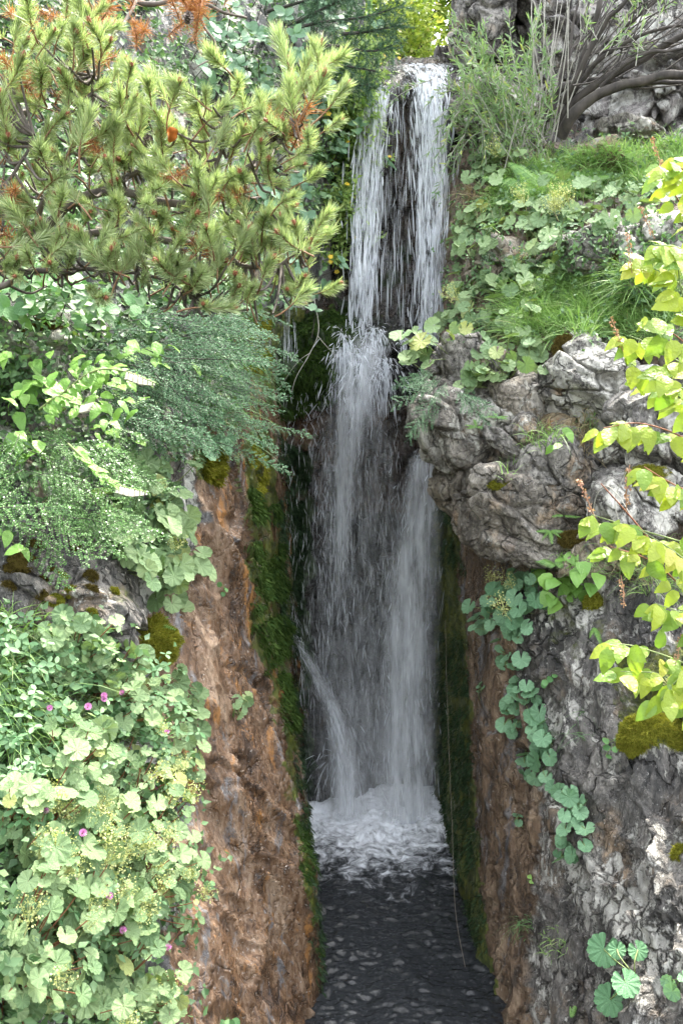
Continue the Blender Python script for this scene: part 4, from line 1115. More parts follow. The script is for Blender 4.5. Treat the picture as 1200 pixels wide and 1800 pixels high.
grass('grass', 'few thin blades under the undercut boulder', [(880, 1000), (930, 1000), (930, 1030), (880, 1030)], 60, (0.04, 0.09), (0.0005, 0.001), M_DRYGRASS, seed=15)

# ================================================================== MOSS
M_MOSS_Y = leaf_material('moss_yellow', (0.11, 0.12, 0.012), (0.24, 0.23, 0.03), (0.13, 0.07, 0.02), trans=0.2, island=True, rough=0.8, spec=0.1)
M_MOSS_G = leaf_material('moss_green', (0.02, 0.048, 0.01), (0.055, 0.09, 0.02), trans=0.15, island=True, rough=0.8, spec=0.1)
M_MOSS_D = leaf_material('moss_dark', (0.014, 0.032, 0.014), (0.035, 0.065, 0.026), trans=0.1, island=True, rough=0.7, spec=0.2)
M_MOSS_B = leaf_material('moss_brown', (0.05, 0.035, 0.01), (0.11, 0.085, 0.02), trans=0.1, island=True, rough=0.9, spec=0.1)
def moss_blades(b, n, h, w, rng, hang=0.0):
    k = len(b)
    d = n + rng.normal(0, 0.45, (k, 3)) + np.array([0, 0, -hang]); d /= np.linalg.norm(d, axis=1, keepdims=True)
    L = rng.uniform(h[0], h[1], k)[:, None]
    s = np.cross(d, rng.normal(size=(k, 3))); s /= np.linalg.norm(s, axis=1, keepdims=True) + 1e-9
    ww = rng.uniform(w[0], w[1], k)[:, None]
    v = np.stack([b - s * ww, b + s * ww, b + d * L * 0.6 + s * ww * 0.8, b + d * L + np.array([0, 0, -hang * 0.4]) * L], 1)
    f = np.array([[0, 1, 2, 3]])
    return v.reshape(-1, 3), (f[None] + (np.arange(k) * 4)[:, None, None]).reshape(-1, 4)
def moss_on(sheet, poly, n, h, w, mat, label, hang=0.3, seed=0, thick=0.012, bare=-0.28):
    S, Nn, px, py = SHEETS[sheet]
    rng = np.random.default_rng(seed + 900)
    m = blob(px, py, poly, 12, seed + 40) > 0.5
    q = np.stack([px * 0.03, py * 0.03, 0 * px + seed], -1).reshape(-1, 3)
    m &= (fbm(q, 3, 200 + seed).reshape(px.shape) > bare)
    ii, jj = np.nonzero(m[:-1, :-1])
    if len(ii) == 0: return
    k = rng.integers(0, len(ii), n); i, j = ii[k], jj[k]
    a, b_ = rng.uniform(0, 1, (2, n, 1))
    b = S[i, j] * (1 - a) * (1 - b_) + S[i + 1, j] * a * (1 - b_) + S[i, j + 1] * (1 - a) * b_ + S[i + 1, j + 1] * a * b_
    nn = Nn[i, j]
    flip = np.sum(nn * b, 1) > 0; nn = np.where(flip[:, None], -nn, nn)
    lump = np.clip(fbm(b * 14, 3, seed) + 0.4, 0, 1)[:, None]
    v, f = moss_blades(b + nn * thick * lump * rng.uniform(0, 1, (n, 1)), nn, h, w, rng, hang)
    mb = MB(); mb.add(v, f)
    o = link('moss', mb.mesh('moss', mat)); tag(o, label, 'moss', kind='stuff')
moss_on('left_cliff', [(428, 780), (462, 760), (488, 950), (505, 1180), (520, 1270), (505, 1280), (478, 1220), (446, 1100), (434, 930)], 17000, (0.012, 0.035), (0.0012, 0.0026), M_MOSS_G, 'green moss down the left edge of the gorge', 0.9, 1, 0.05, 0.0)
moss_on('left_cliff', [(508, 1425), (548, 1445), (556, 1600), (562, 1700), (525, 1520)], 7000, (0.01, 0.025), (0.001, 0.002), M_MOSS_G, 'low patch of green moss on the left gorge edge above the pool', 0.9, 2, 0.03, -0.05)
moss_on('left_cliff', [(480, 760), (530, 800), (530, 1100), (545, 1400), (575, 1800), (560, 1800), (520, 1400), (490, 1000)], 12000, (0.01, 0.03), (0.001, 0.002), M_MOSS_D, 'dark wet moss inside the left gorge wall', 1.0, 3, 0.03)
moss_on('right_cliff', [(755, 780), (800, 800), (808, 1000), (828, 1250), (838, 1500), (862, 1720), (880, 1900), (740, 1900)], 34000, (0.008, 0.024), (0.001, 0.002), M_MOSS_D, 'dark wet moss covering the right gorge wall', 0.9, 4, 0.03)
moss_on('back_cliff', [(420, 545), (625, 545), (640, 640), (600, 690), (540, 720), (430, 740)], 20000, (0.012, 0.04), (0.001, 0.0022), M_MOSS_G, 'mossy ledge left of the splash', 0.9, 5, 0.05)
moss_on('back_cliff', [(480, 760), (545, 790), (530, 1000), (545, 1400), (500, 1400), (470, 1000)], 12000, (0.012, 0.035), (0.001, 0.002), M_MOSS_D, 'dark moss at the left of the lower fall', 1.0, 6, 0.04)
moss_on('left_cliff', [(345, 775), (392, 775), (380, 850), (352, 838)], 3500, (0.01, 0.03), (0.001, 0.002), M_MOSS_Y, 'yellow moss at the top of the brown rock', 0.5, 7, 0.03)
moss_on('left_cliff', [(400, 560), (470, 560), (470, 650), (430, 640)], 4000, (0.01, 0.03), (0.001, 0.002), M_MOSS_Y, 'olive moss behind the arching spray tips', 0.5, 8, 0.03)
moss_on('left_cliff', [(430, 800), (445, 780), (470, 840), (450, 880)], 2500, (0.01, 0.03), (0.001, 0.002), M_MOSS_Y, 'yellow-brown moss fringe on the corner of the brown rock', 0.5, 9, 0.03)

MD, MQ = cube_sphere(12)
def moss_cushion(label, box, mat, n, seed, h=(0.006, 0.014), depth=None, lump=0.25, sink=0.5):
    x0, y0, x1, y1 = box
    p, nrm = hit((x0 + x1) / 2, (y0 + y1) / 2)
    rx = (x1 - x0) / 2 * p.y / FPX; rz = (y1 - y0) / 2 * p.y / FPX; ry = depth or min(rx, rz) * 0.8
    rng = np.random.default_rng(seed + 40)
    c = np.array(tuple(p)) - np.array(tuple(nrm)) * ry * sink + np.array([0, ry * 0.3, 0])
    root = thing('moss_cushion', label, 'moss', tuple(c), 'moss cushions')
    shape = lambda d: d * np.array([rx, ry, rz]) * (1 + lump * fbm(d * 3.1 + seed, 3, seed))[:, None]
    mb = MB(); mb.add(shape(MD) * 0.94 + c, MQ)
    me = mb.mesh('cushion_body', mat); weld(me); part('cushion_body', me, None, root)
    d = rng.normal(size=(n, 3)); d[:, 1] = -np.abs(d[:, 1]) * 0.9 + 0.1; d /= np.linalg.norm(d, axis=1, keepdims=True)
    v, f = moss_blades(shape(d) * 0.95 + c, d, h, (0.0007, 0.0014), rng, 0.15)
    mb = MB(); mb.add(v, f); part('moss_tuft', mb, mat, root, kind='stuff')
    return root
moss_cushion('large yellow moss cushion below the shrub at the right edge', (1092, 1248, 1215, 1345), M_MOSS_Y, 15000, 1, (0.006, 0.014), 0.05)
moss_cushion('small yellow moss cushion left of the dry stalks on the right cliff', (1024, 1038, 1062, 1092), M_MOSS_Y, 3500, 2)
moss_cushion('mossy hump with small plants on the left of the brown rock', (205, 1085, 318, 1178), M_MOSS_Y, 14000, 3, (0.008, 0.018), 0.12, sink=0.1)
moss_cushion('little moss pad at the edge of the rock near the right frame', (1178, 1482, 1206, 1520), M_MOSS_Y, 1500, 4)
moss_cushion('moss pad on the boulder below the shrub branches', (1105, 818, 1185, 868), M_MOSS_Y, 4000, 5, (0.006, 0.012), 0.04)
moss_cushion('brownish moss pad under the small outcrop ferns', (985, 935, 1035, 965), M_MOSS_B, 2500, 6)
moss_cushion('brown moss pad on top of the lichen-covered block', (965, 592, 1005, 640), M_MOSS_B, 2500, 7)
moss_cushion('olive moss pad in the outcrop crack', (858, 845, 905, 862), M_MOSS_Y, 1800, 8)
moss_cushion('olive moss pad on the white boulder at the right end of the ledge', (1070, 442, 1100, 480), M_MOSS_B, 1800, 9)
PADS = ['largest brown moss pad on the dark boulder of the left bank', 'brown moss pad in the middle of the cluster on the dark boulder', 'small olive moss button beside the brown cluster on the dark boulder', 'round brown moss pad low on the grey right part of the dark boulder', 'brown moss pad touching the round one on the grey part of the dark boulder',
        'olive moss pad at the lower edge of the dark boulder', 'olive moss pad between the cluster and the round pad on the dark boulder', 'brown moss pad at the left rim of the dark boulder', 'brown moss pad at the upper edge of the dark boulder', 'olive moss pad lowest on the dark boulder near the leaves',
        'brown moss pad right under the tiny-leaved shrub on the dark boulder', 'brown moss pad at the far left of the dark boulder near the frame', 'tiny olive moss spot at the right side of the dark boulder', 'small brown moss button under the cluster on the dark boulder']
for k, (x, y, r, mt) in enumerate([(40, 985, 26, M_MOSS_B), (80, 1015, 18, M_MOSS_B), (108, 1012, 11, M_MOSS_Y), (160, 1035, 15, M_MOSS_B), (156, 1012, 13, M_MOSS_B), (95, 1062, 16, M_MOSS_Y),
                                   (120, 1040, 13, M_MOSS_Y), (20, 1000, 20, M_MOSS_B), (130, 965, 16, M_MOSS_B), (160, 1080, 13, M_MOSS_Y), (60, 960, 18, M_MOSS_B), (12, 1030, 14, M_MOSS_B), (200, 1040, 9, M_MOSS_Y), (75, 1045, 10, M_MOSS_B)]):
    moss_cushion(PADS[k], (x - r, y - r * .8, x + r, y + r * .8), mt, 1100, 20 + k, (0.004, 0.009), sink=0.6)
moss_cushion('brown moss hanging over the pale boulder at the left edge', (10, 545, 110, 600), M_MOSS_B, 5000, 50, (0.006, 0.016), 0.05)

# ================================================================== MOUNTAIN PINE (upper left)
M_NEEDLE = leaf_material('pine_needle', (0.25, 0.33, 0.145), (0.50, 0.57, 0.32), (0.6, 0.5, 0.32), trans=0.2, island=True, rough=0.35, spec=0.5)
M_NEEDLE_D = leaf_material('pine_needle_dead', (0.28, 0.10, 0.035), (0.48, 0.22, 0.09), trans=0.2, island=True, rough=0.6)
M_BUD = plain_material('pine_bud', (0.22, 0.07, 0.035), (0.38, 0.17, 0.09), 0.6, 60)
M_SHOOT = plain_material('pine_shoot', (0.16, 0.08, 0.04), (0.30, 0.17, 0.09), 0.7, 60)
M_CONE = plain_material('pine_cone', (0.035, 0.024, 0.02), (0.12, 0.08, 0.06), 0.8, 60)

def shoot_mesh(name, seed, mat, n=220, nl=0.044, dead=False):
    """Bottle-brush of paired needles round an upright twig of length 1."""
    rng = np.random.default_rng(seed); L = 0.14; t_lo = 0.0 if dead else rng.uniform(0.25, 0.5)
    t = t_lo + (1 - t_lo) * rng.uniform(0.0, 1.0, n) ** 0.8
    a = rng.uniform(0, 2 * np.pi, n); el = np.radians(rng.uniform(28, 68, n)) * (1.12 - 0.6 * t)
    rad = np.stack([np.cos(a), np.sin(a), 0 * a], -1)
    d = rad * np.sin(el)[:, None] + np.array([0, 0, 1.0]) * np.cos(el)[:, None]
    if dead: d += rng.normal(0, 0.25, (n, 3)); d[:, 2] -= 0.5
    b = np.stack([0.012 * np.sin(3 * t + seed), 0.012 * np.cos(2 * t + seed), t * L], -1) + rad * 0.002
    ln = rng.uniform(0.75, 1.1, n)[:, None] * nl
    bend = rad * 0.002 + np.array([0, 0, 0.002])
    side = np.cross(d, rng.normal(size=(n, 3))); side /= np.linalg.norm(side, axis=1, keepdims=True)
    w = 0.00095
    v = np.stack([b - side * w, b + side * w, b + d * ln * 0.55 + bend * 0.3 + side * w, b + d * ln * 0.55 + bend * 0.3 - side * w, b + d * ln + bend], 1)
    q = (np.array([[0, 1, 2, 3]])[None] + (np.arange(n) * 5)[:, None, None]).reshape(-1, 4)
    tr = (np.array([[3, 2, 4]])[None] + (np.arange(n) * 5)[:, None, None]).reshape(-1, 3)
    mb = MB(); mb.add(v.reshape(-1, 3), q, tr)
    return mb.mesh(name, mat)
def twig_mesh(name, seed):
    mb = MB(); t = np.linspace(0, 1, 7)
    tube(mb, np.stack([0.012 * np.sin(3 * t + seed), 0.012 * np.cos(2 * t + seed), t * 0.14], -1), 0.0030 - 0.001 * t, 5)
    return mb.mesh(name, M_SHOOT)
def bud_mesh(name):
    mb = MB(); t = np.linspace(0, 1, 7)
    tube(mb, np.stack([0 * t, 0 * t, t * 0.028], -1), 0.006 * np.sin(np.pi * (0.15 + 0.84 * t)) ** 0.7, 6)
    for k in range(16):
        a = k * 2.4; h = 0.002 + 0.0013 * k
        c = np.array([np.cos(a) * 0.005, np.sin(a) * 0.005, h]); o = np.array([np.cos(a), np.sin(a), 0.8]) * 0.004; s = np.array([-np.sin(a), np.cos(a), 0]) * 0.002
        mb.add([c - s, c + s, c + o], None, [[0, 1, 2]])
    return mb.mesh(name, M_BUD)
def cone_mesh(name):
    mb = MB(); mb2 = []
    t = np.linspace(0, 1, 8); tube(mb, np.stack([0 * t, 0 * t, t * 0.035], -1), 0.010 * np.sin(np.pi * (0.1 + 0.85 * t)) ** 0.8, 7)
    for k in range(42):
        a = k * 2.4; f = k / 42; r = 0.011 * math.sin(math.pi * (0.15 + 0.75 * f)); h = 0.002 + 0.031 * f
        c = np.array([np.cos(a) * r, np.sin(a) * r, h]); o = np.array([np.cos(a), np.sin(a), 0.5]) * 0.005; s = np.array([-np.sin(a), np.cos(a), 0]) * 0.004
        mb.add([c - s, c + s, c + s * 0.6 + o, c - s * 0.6 + o], [[0, 1, 2, 3]])
    return mb.mesh(name, M_CONE)
SHOOTS = [shoot_mesh('needle_brush', k, M_NEEDLE) for k in range(6)]
SHOOTS_DEAD = [shoot_mesh('needle_brush', 30 + k, M_NEEDLE_D, 170, 0.045, True) for k in range(2)]
TWIGS = [twig_mesh('shoot', k) for k in range(6)]; TWIGS_D = [twig_mesh('shoot', 30 + k) for k in range(2)]
BUD, CONE = bud_mesh('bud'), cone_mesh('cone')

pine = thing('mountain_pine', 'low mountain pine with bristly yellow-green shoots reaching over the gorge', 'pine tree', tuple(P(-120, 560, 2.8)))
PB = [
    ([(-150, 620, 2.9), (-40, 500, 2.75), (60, 420, 2.62), (180, 335, 2.52), (330, 352, 2.5), (440, 292, 2.45), (500, 205, 2.4), (548, 140, 2.36)], 0.016),
    ([(60, 420, 2.62), (200, 400, 2.55), (330, 430, 2.52), (400, 452, 2.5), (440, 478, 2.5), (495, 470, 2.47), (545, 425, 2.45)], 0.011),
    ([(-100, 330, 2.75), (30, 230, 2.65), (110, 120, 2.62), (155, 30, 2.6)], 0.010),
    ([(60, 420, 2.62), (105, 310, 2.5), (160, 210, 2.45), (172, 130, 2.42)], 0.009),
    ([(180, 335, 2.52), (275, 270, 2.5), (292, 170, 2.48)], 0.008),
    ([(330, 352, 2.5), (385, 290, 2.44), (402, 140, 2.4)], 0.008),
    ([(-80, 520, 2.6), (110, 470, 2.42), (230, 480, 2.4), (340, 520, 2.42)], 0.009),
    ([(150, -80, 3.0), (240, 5, 2.9), (330, 5, 2.9), (430, 30, 2.95)], 0.010),
    ([(-60, 380, 2.5), (10, 330, 2.4), (60, 240, 2.36)], 0.008),
    ([(240, 5, 2.9), (200, 60, 2.75), (190, 110, 2.7)], 0.006),
    ([(330, 5, 2.9), (380, 80, 2.8), (340, 120, 2.7)], 0.005),
]
pine_pts = []
for ctrl, r in PB:
    c = np.array([P(*q) for q in ctrl]); pts = curve(c, 40)
    pts = pts + np.stack([fbm(pts * 9, 2, 5), fbm(pts * 9, 2, 6), fbm(pts * 9, 2, 7)], -1) * 0.02
    mb = MB(); tube(mb, pts, np.linspace(r, r * 0.35, 40), 8)
    part('branch', mb, M_BARK, pine)
    pine_pts.append(pts)
pine_all = np.concatenate(pine_pts)
PINE_POLY = [(-40, 90), (40, 50), (100, 20), (150, -40), (200, 10), (190, 110), (250, 140), (290, 115), (330, 200), (375, 140), (405, 105), (440, 180), (480, 200), (520, 120), (560, 105), (565, 170), (530, 270), (500, 340), (470, 400), (530, 440), (590, 385), (575, 450), (545, 510), (490, 545), (400, 520), (340, 550), (260, 515), (150, 480), (-40, 460)]
def place_shoot(x, y, Y, d, dead=False, s=None, bud=True, twig=True):
    base = Vector(P(x, y, Y)); k = random.randrange(2 if dead else 6)
    s = s or random.uniform(0.58, 0.95)
    M = frame(base, d, rv(), s)
    z = Vector(d).normalized(); xx = z.orthogonal().normalized(); yy = z.cross(xx); ang = random.uniform(0, 6.28)
    M = frame(base, z, xx * math.cos(ang) + yy * math.sin(ang), s)
    sh = inst('shoot', (TWIGS_D if dead else TWIGS)[k], M, pine)
    nb = bpy.data.objects.new('needle_brush', (SHOOTS_DEAD if dead else SHOOTS)[k]); COL.objects.link(nb); nb.parent = sh; nb['kind'] = 'stuff'
    if bud and not dead and random.random() < 0.45:
        b = bpy.data.objects.new('bud', BUD); COL.objects.link(b); b.parent = sh; b.matrix_basis = Matrix.Translation((0.012 * math.sin(3 + k), 0.012 * math.cos(2 + k), 0.138))
    if twig:
        i = np.argmin(np.sum((pine_all - np.array(base)) ** 2, 1)); a = Vector(pine_all[i])
        if (a - base).length > 0.02:
            mid = (a + base) / 2 + Vector((0, 0.01, -0.02))
            tube(twb, curve([a, mid, base], 8), np.linspace(0.0042, 0.0026, 8), 5)
twb = MB()
n_sh = 0
for (x, y) in poly_samples(PINE_POLY, 285, 18, 160):
    d = Vector((random.gauss(0.02, 0.5) + 0.2 * (420 < x < 540), random.gauss(-0.75, 0.45), random.uniform(0.15, 1.0))) if y < 430 else Vector((random.gauss(0.25, 0.45), random.gauss(-0.5, 0.3), random.uniform(0.1, 0.9)))
    place_shoot(min(x, 545), y + 30, random.uniform(2.28, 2.62), d); n_sh += 1
for t in np.linspace(0.5, 1, 16):       # shoots set along the long branch that points up over the fall
    c = pine_pts[0][int(t * 39)]; x, y = proj(c)
    place_shoot(x + random.uniform(-12, 12), y, c[1] + random.uniform(-0.05, 0.05), Vector((0.35 + random.gauss(0, .35), random.gauss(-.3, .3), 1)), twig=False)
for t in np.linspace(0.6, 1, 9):
    c = pine_pts[1][int(t * 39)]; x, y = proj(c)
    place_shoot(x + random.uniform(-10, 10), y, c[1] + random.uniform(-0.05, 0.05), Vector((0.25 + random.gauss(0, .4), random.gauss(-.4, .3), 0.9)), twig=False)
for (x, y, Y) in [(215, 40, 2.72), (235, 60, 2.72), (200, 95, 2.7), (225, 20, 2.72), (340, 40, 2.85), (350, 75, 2.85), (300, 65, 2.85), (180, 130, 2.6), (60, 180, 2.45), (30, 165, 2.45), (525, 245, 2.4), (505, 260, 2.42), (100, 190, 2.5), (400, 10, 2.95), (325, 20, 2.86), (240, 90, 2.7), (160, 60, 2.6), (120, 30, 2.6), (90, 70, 2.55), (365, 30, 2.85), (310, 30, 2.8), (150, 250, 2.4), (330, 300, 2.4), (440, 330, 2.42), (50, 430, 2.5), (380, 470, 2.45), (10, 380, 2.4)]:
    place_shoot(x, y, Y, Vector((random.gauss(0, .5), -0.5, random.uniform(-0.3, 0.8))), True, random.uniform(0.6, 0.95), twig=False)
for x in range(-20, 345, 24):
    place_shoot(x, 495 + random.uniform(-14, 20), random.uniform(2.3, 2.4), Vector((random.gauss(.2, .4), -0.8, random.uniform(-.2, .7))), twig=False)
part('twig', twb, M_BARK, pine, kind='stuff')
for (x, y) in [(508, 195), (385, 195), (483, 245), (490, 235), (355, 335), (330, 40), (213, 160), (260, 255)]:
    i = np.argmin(np.sum((pine_all - P(x, y, 2.42)) ** 2, 1)); b = Vector(P(x, y, 2.40))
    inst('cone', CONE, frame(b, Vector((0.2, -0.8, 0.4)), rv(), 0.85), pine)
# one dead orange leaf caught in the needles
M_ORANGE = plain_material('dead_leaf', (0.5, 0.13, 0.02), (0.65, 0.24, 0.05), 0.6, 20)
dl = link('fallen_leaf', blade_leaf_mesh('fallen_leaf', M_ORANGE, 'oval', 1.6, 0.6, 10, 0.3, 2))
dl.matrix_basis = frame(P(298, 222, 2.30), TOCAM(P(298, 222, 2.3)) + Vector((0.3, 0, 0)), Vector((0.25, 0, -1)), 0.036)
tag(dl, 'bright orange dead leaf caught in the pine needles', 'leaf')

# ================================================================== BROADLEAF SHRUBS ON THE LEFT
M_GLAUC = leaf_material('glaucous_leaf', (0.10, 0.20, 0.11), (0.18, 0.31, 0.18), (0.24, 0.34, 0.12), trans=0.3, rough=0.42)
M_ROUND = leaf_material('round_leaf', (0.08, 0.20, 0.065), (0.14, 0.30, 0.10), trans=0.28, rough=0.4)
M_UNDER = leaf_material('undergrowth_leaf', (0.05, 0.11, 0.04), (0.14, 0.24, 0.10), (0.2, 0.27, 0.09), trans=0.3, island=True, rough=0.5)
GLAUC = [blade_leaf_mesh('leaf', M_GLAUC, 'oval', 0.15, c, 6) for c in (0.05, 0.2, 0.35)]
ROUND = [blade_leaf_mesh('leaf', M_ROUND, 'round', 0.12, c, 6) for c in (0.05, 0.15, 0.3)]

def leaf_cloud(B, Nn, n, size, aspect, rng, flat=0.6):
    """n small pointed leaves at the points B."""
    k = rng.integers(0, len(B), n); b = B[k]
    d = Nn[k] * flat + np.array([0, -0.2, 0.5]) + rng.normal(0, 0.5, (n, 3)); d /= np.linalg.norm(d, axis=1, keepdims=True)
    y = np.cross(d, rng.normal(size=(n, 3))); y /= np.linalg.norm(y, axis=1, keepdims=True); x = np.cross(y, d)
    s = rng.uniform(size[0], size[1], n)[:, None]; w = s * aspect
    v = np.stack([b, b + y * s * 0.35 + x * w, b + y * s - d * s * 0.12, b + y * s * 0.35 - x * w, b + y * s * 0.45 - d * s * 0.10], 1)
    tri = np.array([[0, 1, 4], [1, 2, 4], [2, 3, 4], [3, 0, 4]])
    return v.reshape(-1, 3), (tri[None] + (np.arange(n) * 5)[:, None, None]).reshape(-1, 3)

def undergrowth(label, poly, n, size, mat, lift, seed, aspect=0.3, hits=260, name='undergrowth'):
    rng = np.random.default_rng(seed + 1300)
    hs = [hit(x, y) for x, y in poly_samples(poly, hits, 4)]
    B = np.array([tuple(h[0]) for h in hs]); Nn = np.array([tuple(h[1]) for h in hs])
    k = np.repeat(np.arange(len(B)), max(1, n // len(B)))
    Bq = B[k] + Nn[k] * rng.uniform(lift[0], lift[1], (len(k), 1)) + rng.normal(0, 0.04, (len(k), 3))
    v, f = leaf_cloud(Bq, Nn[k], n, size, aspect, rng)
    mb = MB(); mb.add(v, None, f)
    o = link(name, mb.mesh(name, mat)); tag(o, label, 'undergrowth', kind='stuff')
undergrowth('dark small-leaved growth under the arching sprays on the left', [(-500, 620), (380, 560), (380, 780), (300, 830), (230, 950), (-500, 930)], 13000, (0.014, 0.03), M_UNDER, (0.0, 0.07), 2, hits=420)
undergrowth('low green ground cover on the left bank', [(-60, 1090), (200, 1110), (290, 1220), (310, 1340), (340, 1500), (300, 1650), (310, 1830), (-500, 1900), (-500, 1090)], 15000, (0.014, 0.034), M_UNDER, (0.0, 0.08), 3, hits=620)
undergrowth('small dark leaves between the clumps on the right ledges', [(800, 300), (900, 260), (1200, 240), (1220, 600), (960, 600), (790, 590)], 7000, (0.012, 0.03), M_UNDER, (0.0, 0.04), 4, hits=420)
undergrowth('dark leafy undergrowth behind the pine', [(-500, -40), (620, -40), (600, 300), (520, 420), (470, 560), (430, 600), (-500, 640)], 24000, (0.02, 0.045), M_UNDER, (0.0, 0.16), 1, hits=620)

def leafy_shrub(name, label, cat, poly, n, size, meshes, lift, stem_mat, whorl=3, spacing=14, root_px=None, up=0.35, face=0.5):
    root_px = root_px or poly[0]
    base, bn = hit(*root_px)
    root = thing(name, label, cat, tuple(base)); sb = MB()
    spots = poly_samples(poly, n // whorl, spacing)
    for (x, y) in spots:
        p, nrm = hit(x, y); l = random.uniform(*lift)
        c = p + nrm * l
        ax = (nrm * 0.4 + Vector((random.gauss(0, .4), -0.3, 0.6)) + rv(0.3)).normalized()
        o1 = ax.orthogonal().normalized(); o2 = ax.cross(o1); a0 = random.uniform(0, 6.28)
        for k in range(whorl):
            a = a0 + k * 6.28 / whorl + random.gauss(0, .25)
            out = o1 * math.cos(a) + o2 * math.sin(a)
            inst('leaf', random.choice(meshes), frame(c + ax * 0.006 * k, ax * 0.8 + TOCAM(p) * face - out * up, out + ax * 0.35, random.uniform(*size)), root)
        st = c - ax * random.uniform(0.08, 0.16) - nrm * 0.03
        tube(sb, curve([st, (st + c) / 2 + rv(0.008), c], 5), [0.0028, 0.0026, 0.0024, 0.002, 0.0016], 4)
    part('stem', sb, stem_mat, root, kind='stuff')
    return root
leafy_shrub('glaucous_shrub', 'blue-green oval-leaved shrub behind the pine', 'shrub', [(340, 40), (460, 5), (570, 10), (580, 90), (530, 130), (560, 200), (610, 260), (605, 300), (560, 300), (520, 240), (450, 240), (400, 250), (340, 190), (290, 130)], 300, (0.042, 0.066), GLAUC, (0.05, 0.34), M_BARKD, 4, 13, (430, 220))
leafy_shrub('glaucous_shrub', 'blue-green leafy shrub hanging down between pine and dark wall', 'shrub', [(430, 260), (510, 330), (535, 370), (520, 440), (540, 500), (480, 560), (440, 520), (380, 380)], 110, (0.036, 0.055), GLAUC, (0.05, 0.25), M_BARKD, 4, 13, (450, 400))
leafy_shrub('round_leaf_shrub', 'round green leaves in a hanging chain at the left under the pine', 'shrub', [(-20, 500), (30, 480), (80, 505), (150, 530), (205, 570), (195, 600), (120, 585), (60, 550), (-20, 550)], 90, (0.036, 0.052), ROUND, (0.05, 0.18), M_BARKD, 3, 12, (10, 500))
leafy_shrub('round_leaf_shrub', 'sunlit pale round-leaved sprig in the upper corner', 'shrub', [(-20, -20), (80, -20), (75, 40), (30, 60), (-20, 40)], 30, (0.04, 0.055), GLAUC, (0.7, 1.0), M_BARKD, 3, 14, (10, 10))
leafy_shrub('round_leaf_shrub', 'small cluster of oval leaves hanging below the pine tip', 'shrub', [(470, 500), (505, 510), (500, 550), (475, 545)], 15, (0.03, 0.045), GLAUC, (0.05, 0.15), M_BARKD, 3, 10, (480, 520))

# ================================================================== COTONEASTER: arching sprays of tiny leaves
M_COTO = leaf_material('cotoneaster_leaf', (0.045, 0.12, 0.05), (0.10, 0.21, 0.10), (0.17, 0.27, 0.13), trans=0.25, island=True, rough=0.5, spec=0.25)
M_COTO_L = leaf_material('cotoneaster_leaf_light', (0.07, 0.17, 0.045), (0.14, 0.27, 0.08), trans=0.25, island=True, rough=0.35)
def spray_mesh(name, seed, mat, L=0.40, nb=15, leaf=0.010, side=0.34):
    """Herringbone spray along +Y, side twigs in the XY plane."""
    rng = np.random.default_rng(seed); mb = MB(); t = np.linspace(0, 1, 14)
    ax = np.stack([0.03 * np.sin(t * 3 + seed), t * L, -0.09 * t ** 2 + 0.05 * t], -1)
    tw = MB(); tube(tw, ax, 0.0022 * (1 - 0.7 * t), 4)
    segs = [(ax, 34)]
    for k in range(nb):
        f = 0.1 + 0.85 * k / nb; c = np.array([np.interp(f, t, ax[:, i]) for i in range(3)]); sgn = 1 if k % 2 else -1
        ln = L * side * (1 - 0.65 * f) * rng.uniform(0.7, 1.2); a = rng.uniform(0.5, 0.95)
        d = np.array([sgn * math.sin(a), math.cos(a), rng.normal(0, 0.15)])
        pts = c + d * (ln * np.linspace(0, 1, 6))[:, None]; pts[:, 2] -= ln * 0.25 * np.linspace(0, 1, 6) ** 2
        tube(tw, pts, 0.0011, 3); segs.append((pts, int(ln / 0.0062) + 4))
    for pts, n in segs:
        tt = np.linspace(0.06, 1, n)
        for i, f in enumerate(tt):
            c = np.array([np.interp(f, np.linspace(0, 1, len(pts)), pts[:, j]) for j in range(3)])
            d = pts[-1] - pts[0]; d /= np.linalg.norm(d); up = np.array([0, 0, 1.0]) + rng.normal(0, 0.35, 3); s = np.cross(d, up); s /= np.linalg.norm(s)
            o = (s * (1 if i % 2 else -1) + d * 0.45 + rng.normal(0, 0.15, 3)); o /= np.linalg.norm(o); x = np.cross(o, up); x /= np.linalg.norm(x); l = leaf * rng.uniform(0.7, 1.15)
            mb.add([c, c + o * l * 0.3 + x * l * 0.33, c + o * l * 0.75 + x * l * 0.3, c + o * l, c + o * l * 0.75 - x * l * 0.3, c + o * l * 0.3 - x * l * 0.33], [[0, 1, 2, 3], [0, 3, 4, 5]])
    return mb.mesh('foliage', mat), tw.mesh(name, M_BARKD)
COTO = [spray_mesh('spray', k, M_COTO) for k in range(4)]
COTO_F = [spray_mesh('spray', 60 + k, M_COTO, 0.5, 26, 0.0095, 0.15) for k in range(5)]
COTO_L = [spray_mesh('spray', 20 + k, M_COTO_L, leaf=0.011) for k in range(4)]
def cotoneaster(label, root_px, sprays, meshes, size=(0.8, 1.2)):
    base, bn = hit(*root_px)
    root = thing('cotoneaster', label, 'shrub', tuple(base), None)
    for (x, y, lift, dx, dz) in sprays:
        p, nrm = hit(x, y); pos = p + nrm * lift + TOCAM(p) * 0.03
        m, tw = random.choice(meshes)
        M = frame(pos, Vector((0, -0.55, 0.8)) + nrm * 0.2 + rv(0.2), Vector((dx, -0.25 + random.gauss(0, .2), dz)) + rv(0.12), random.uniform(*size))
        s = inst('spray', tw, M, root)
        f = bpy.data.objects.new('foliage', m); COL.objects.link(f); f.parent = s; f['kind'] = 'stuff'
    return root
sp = []
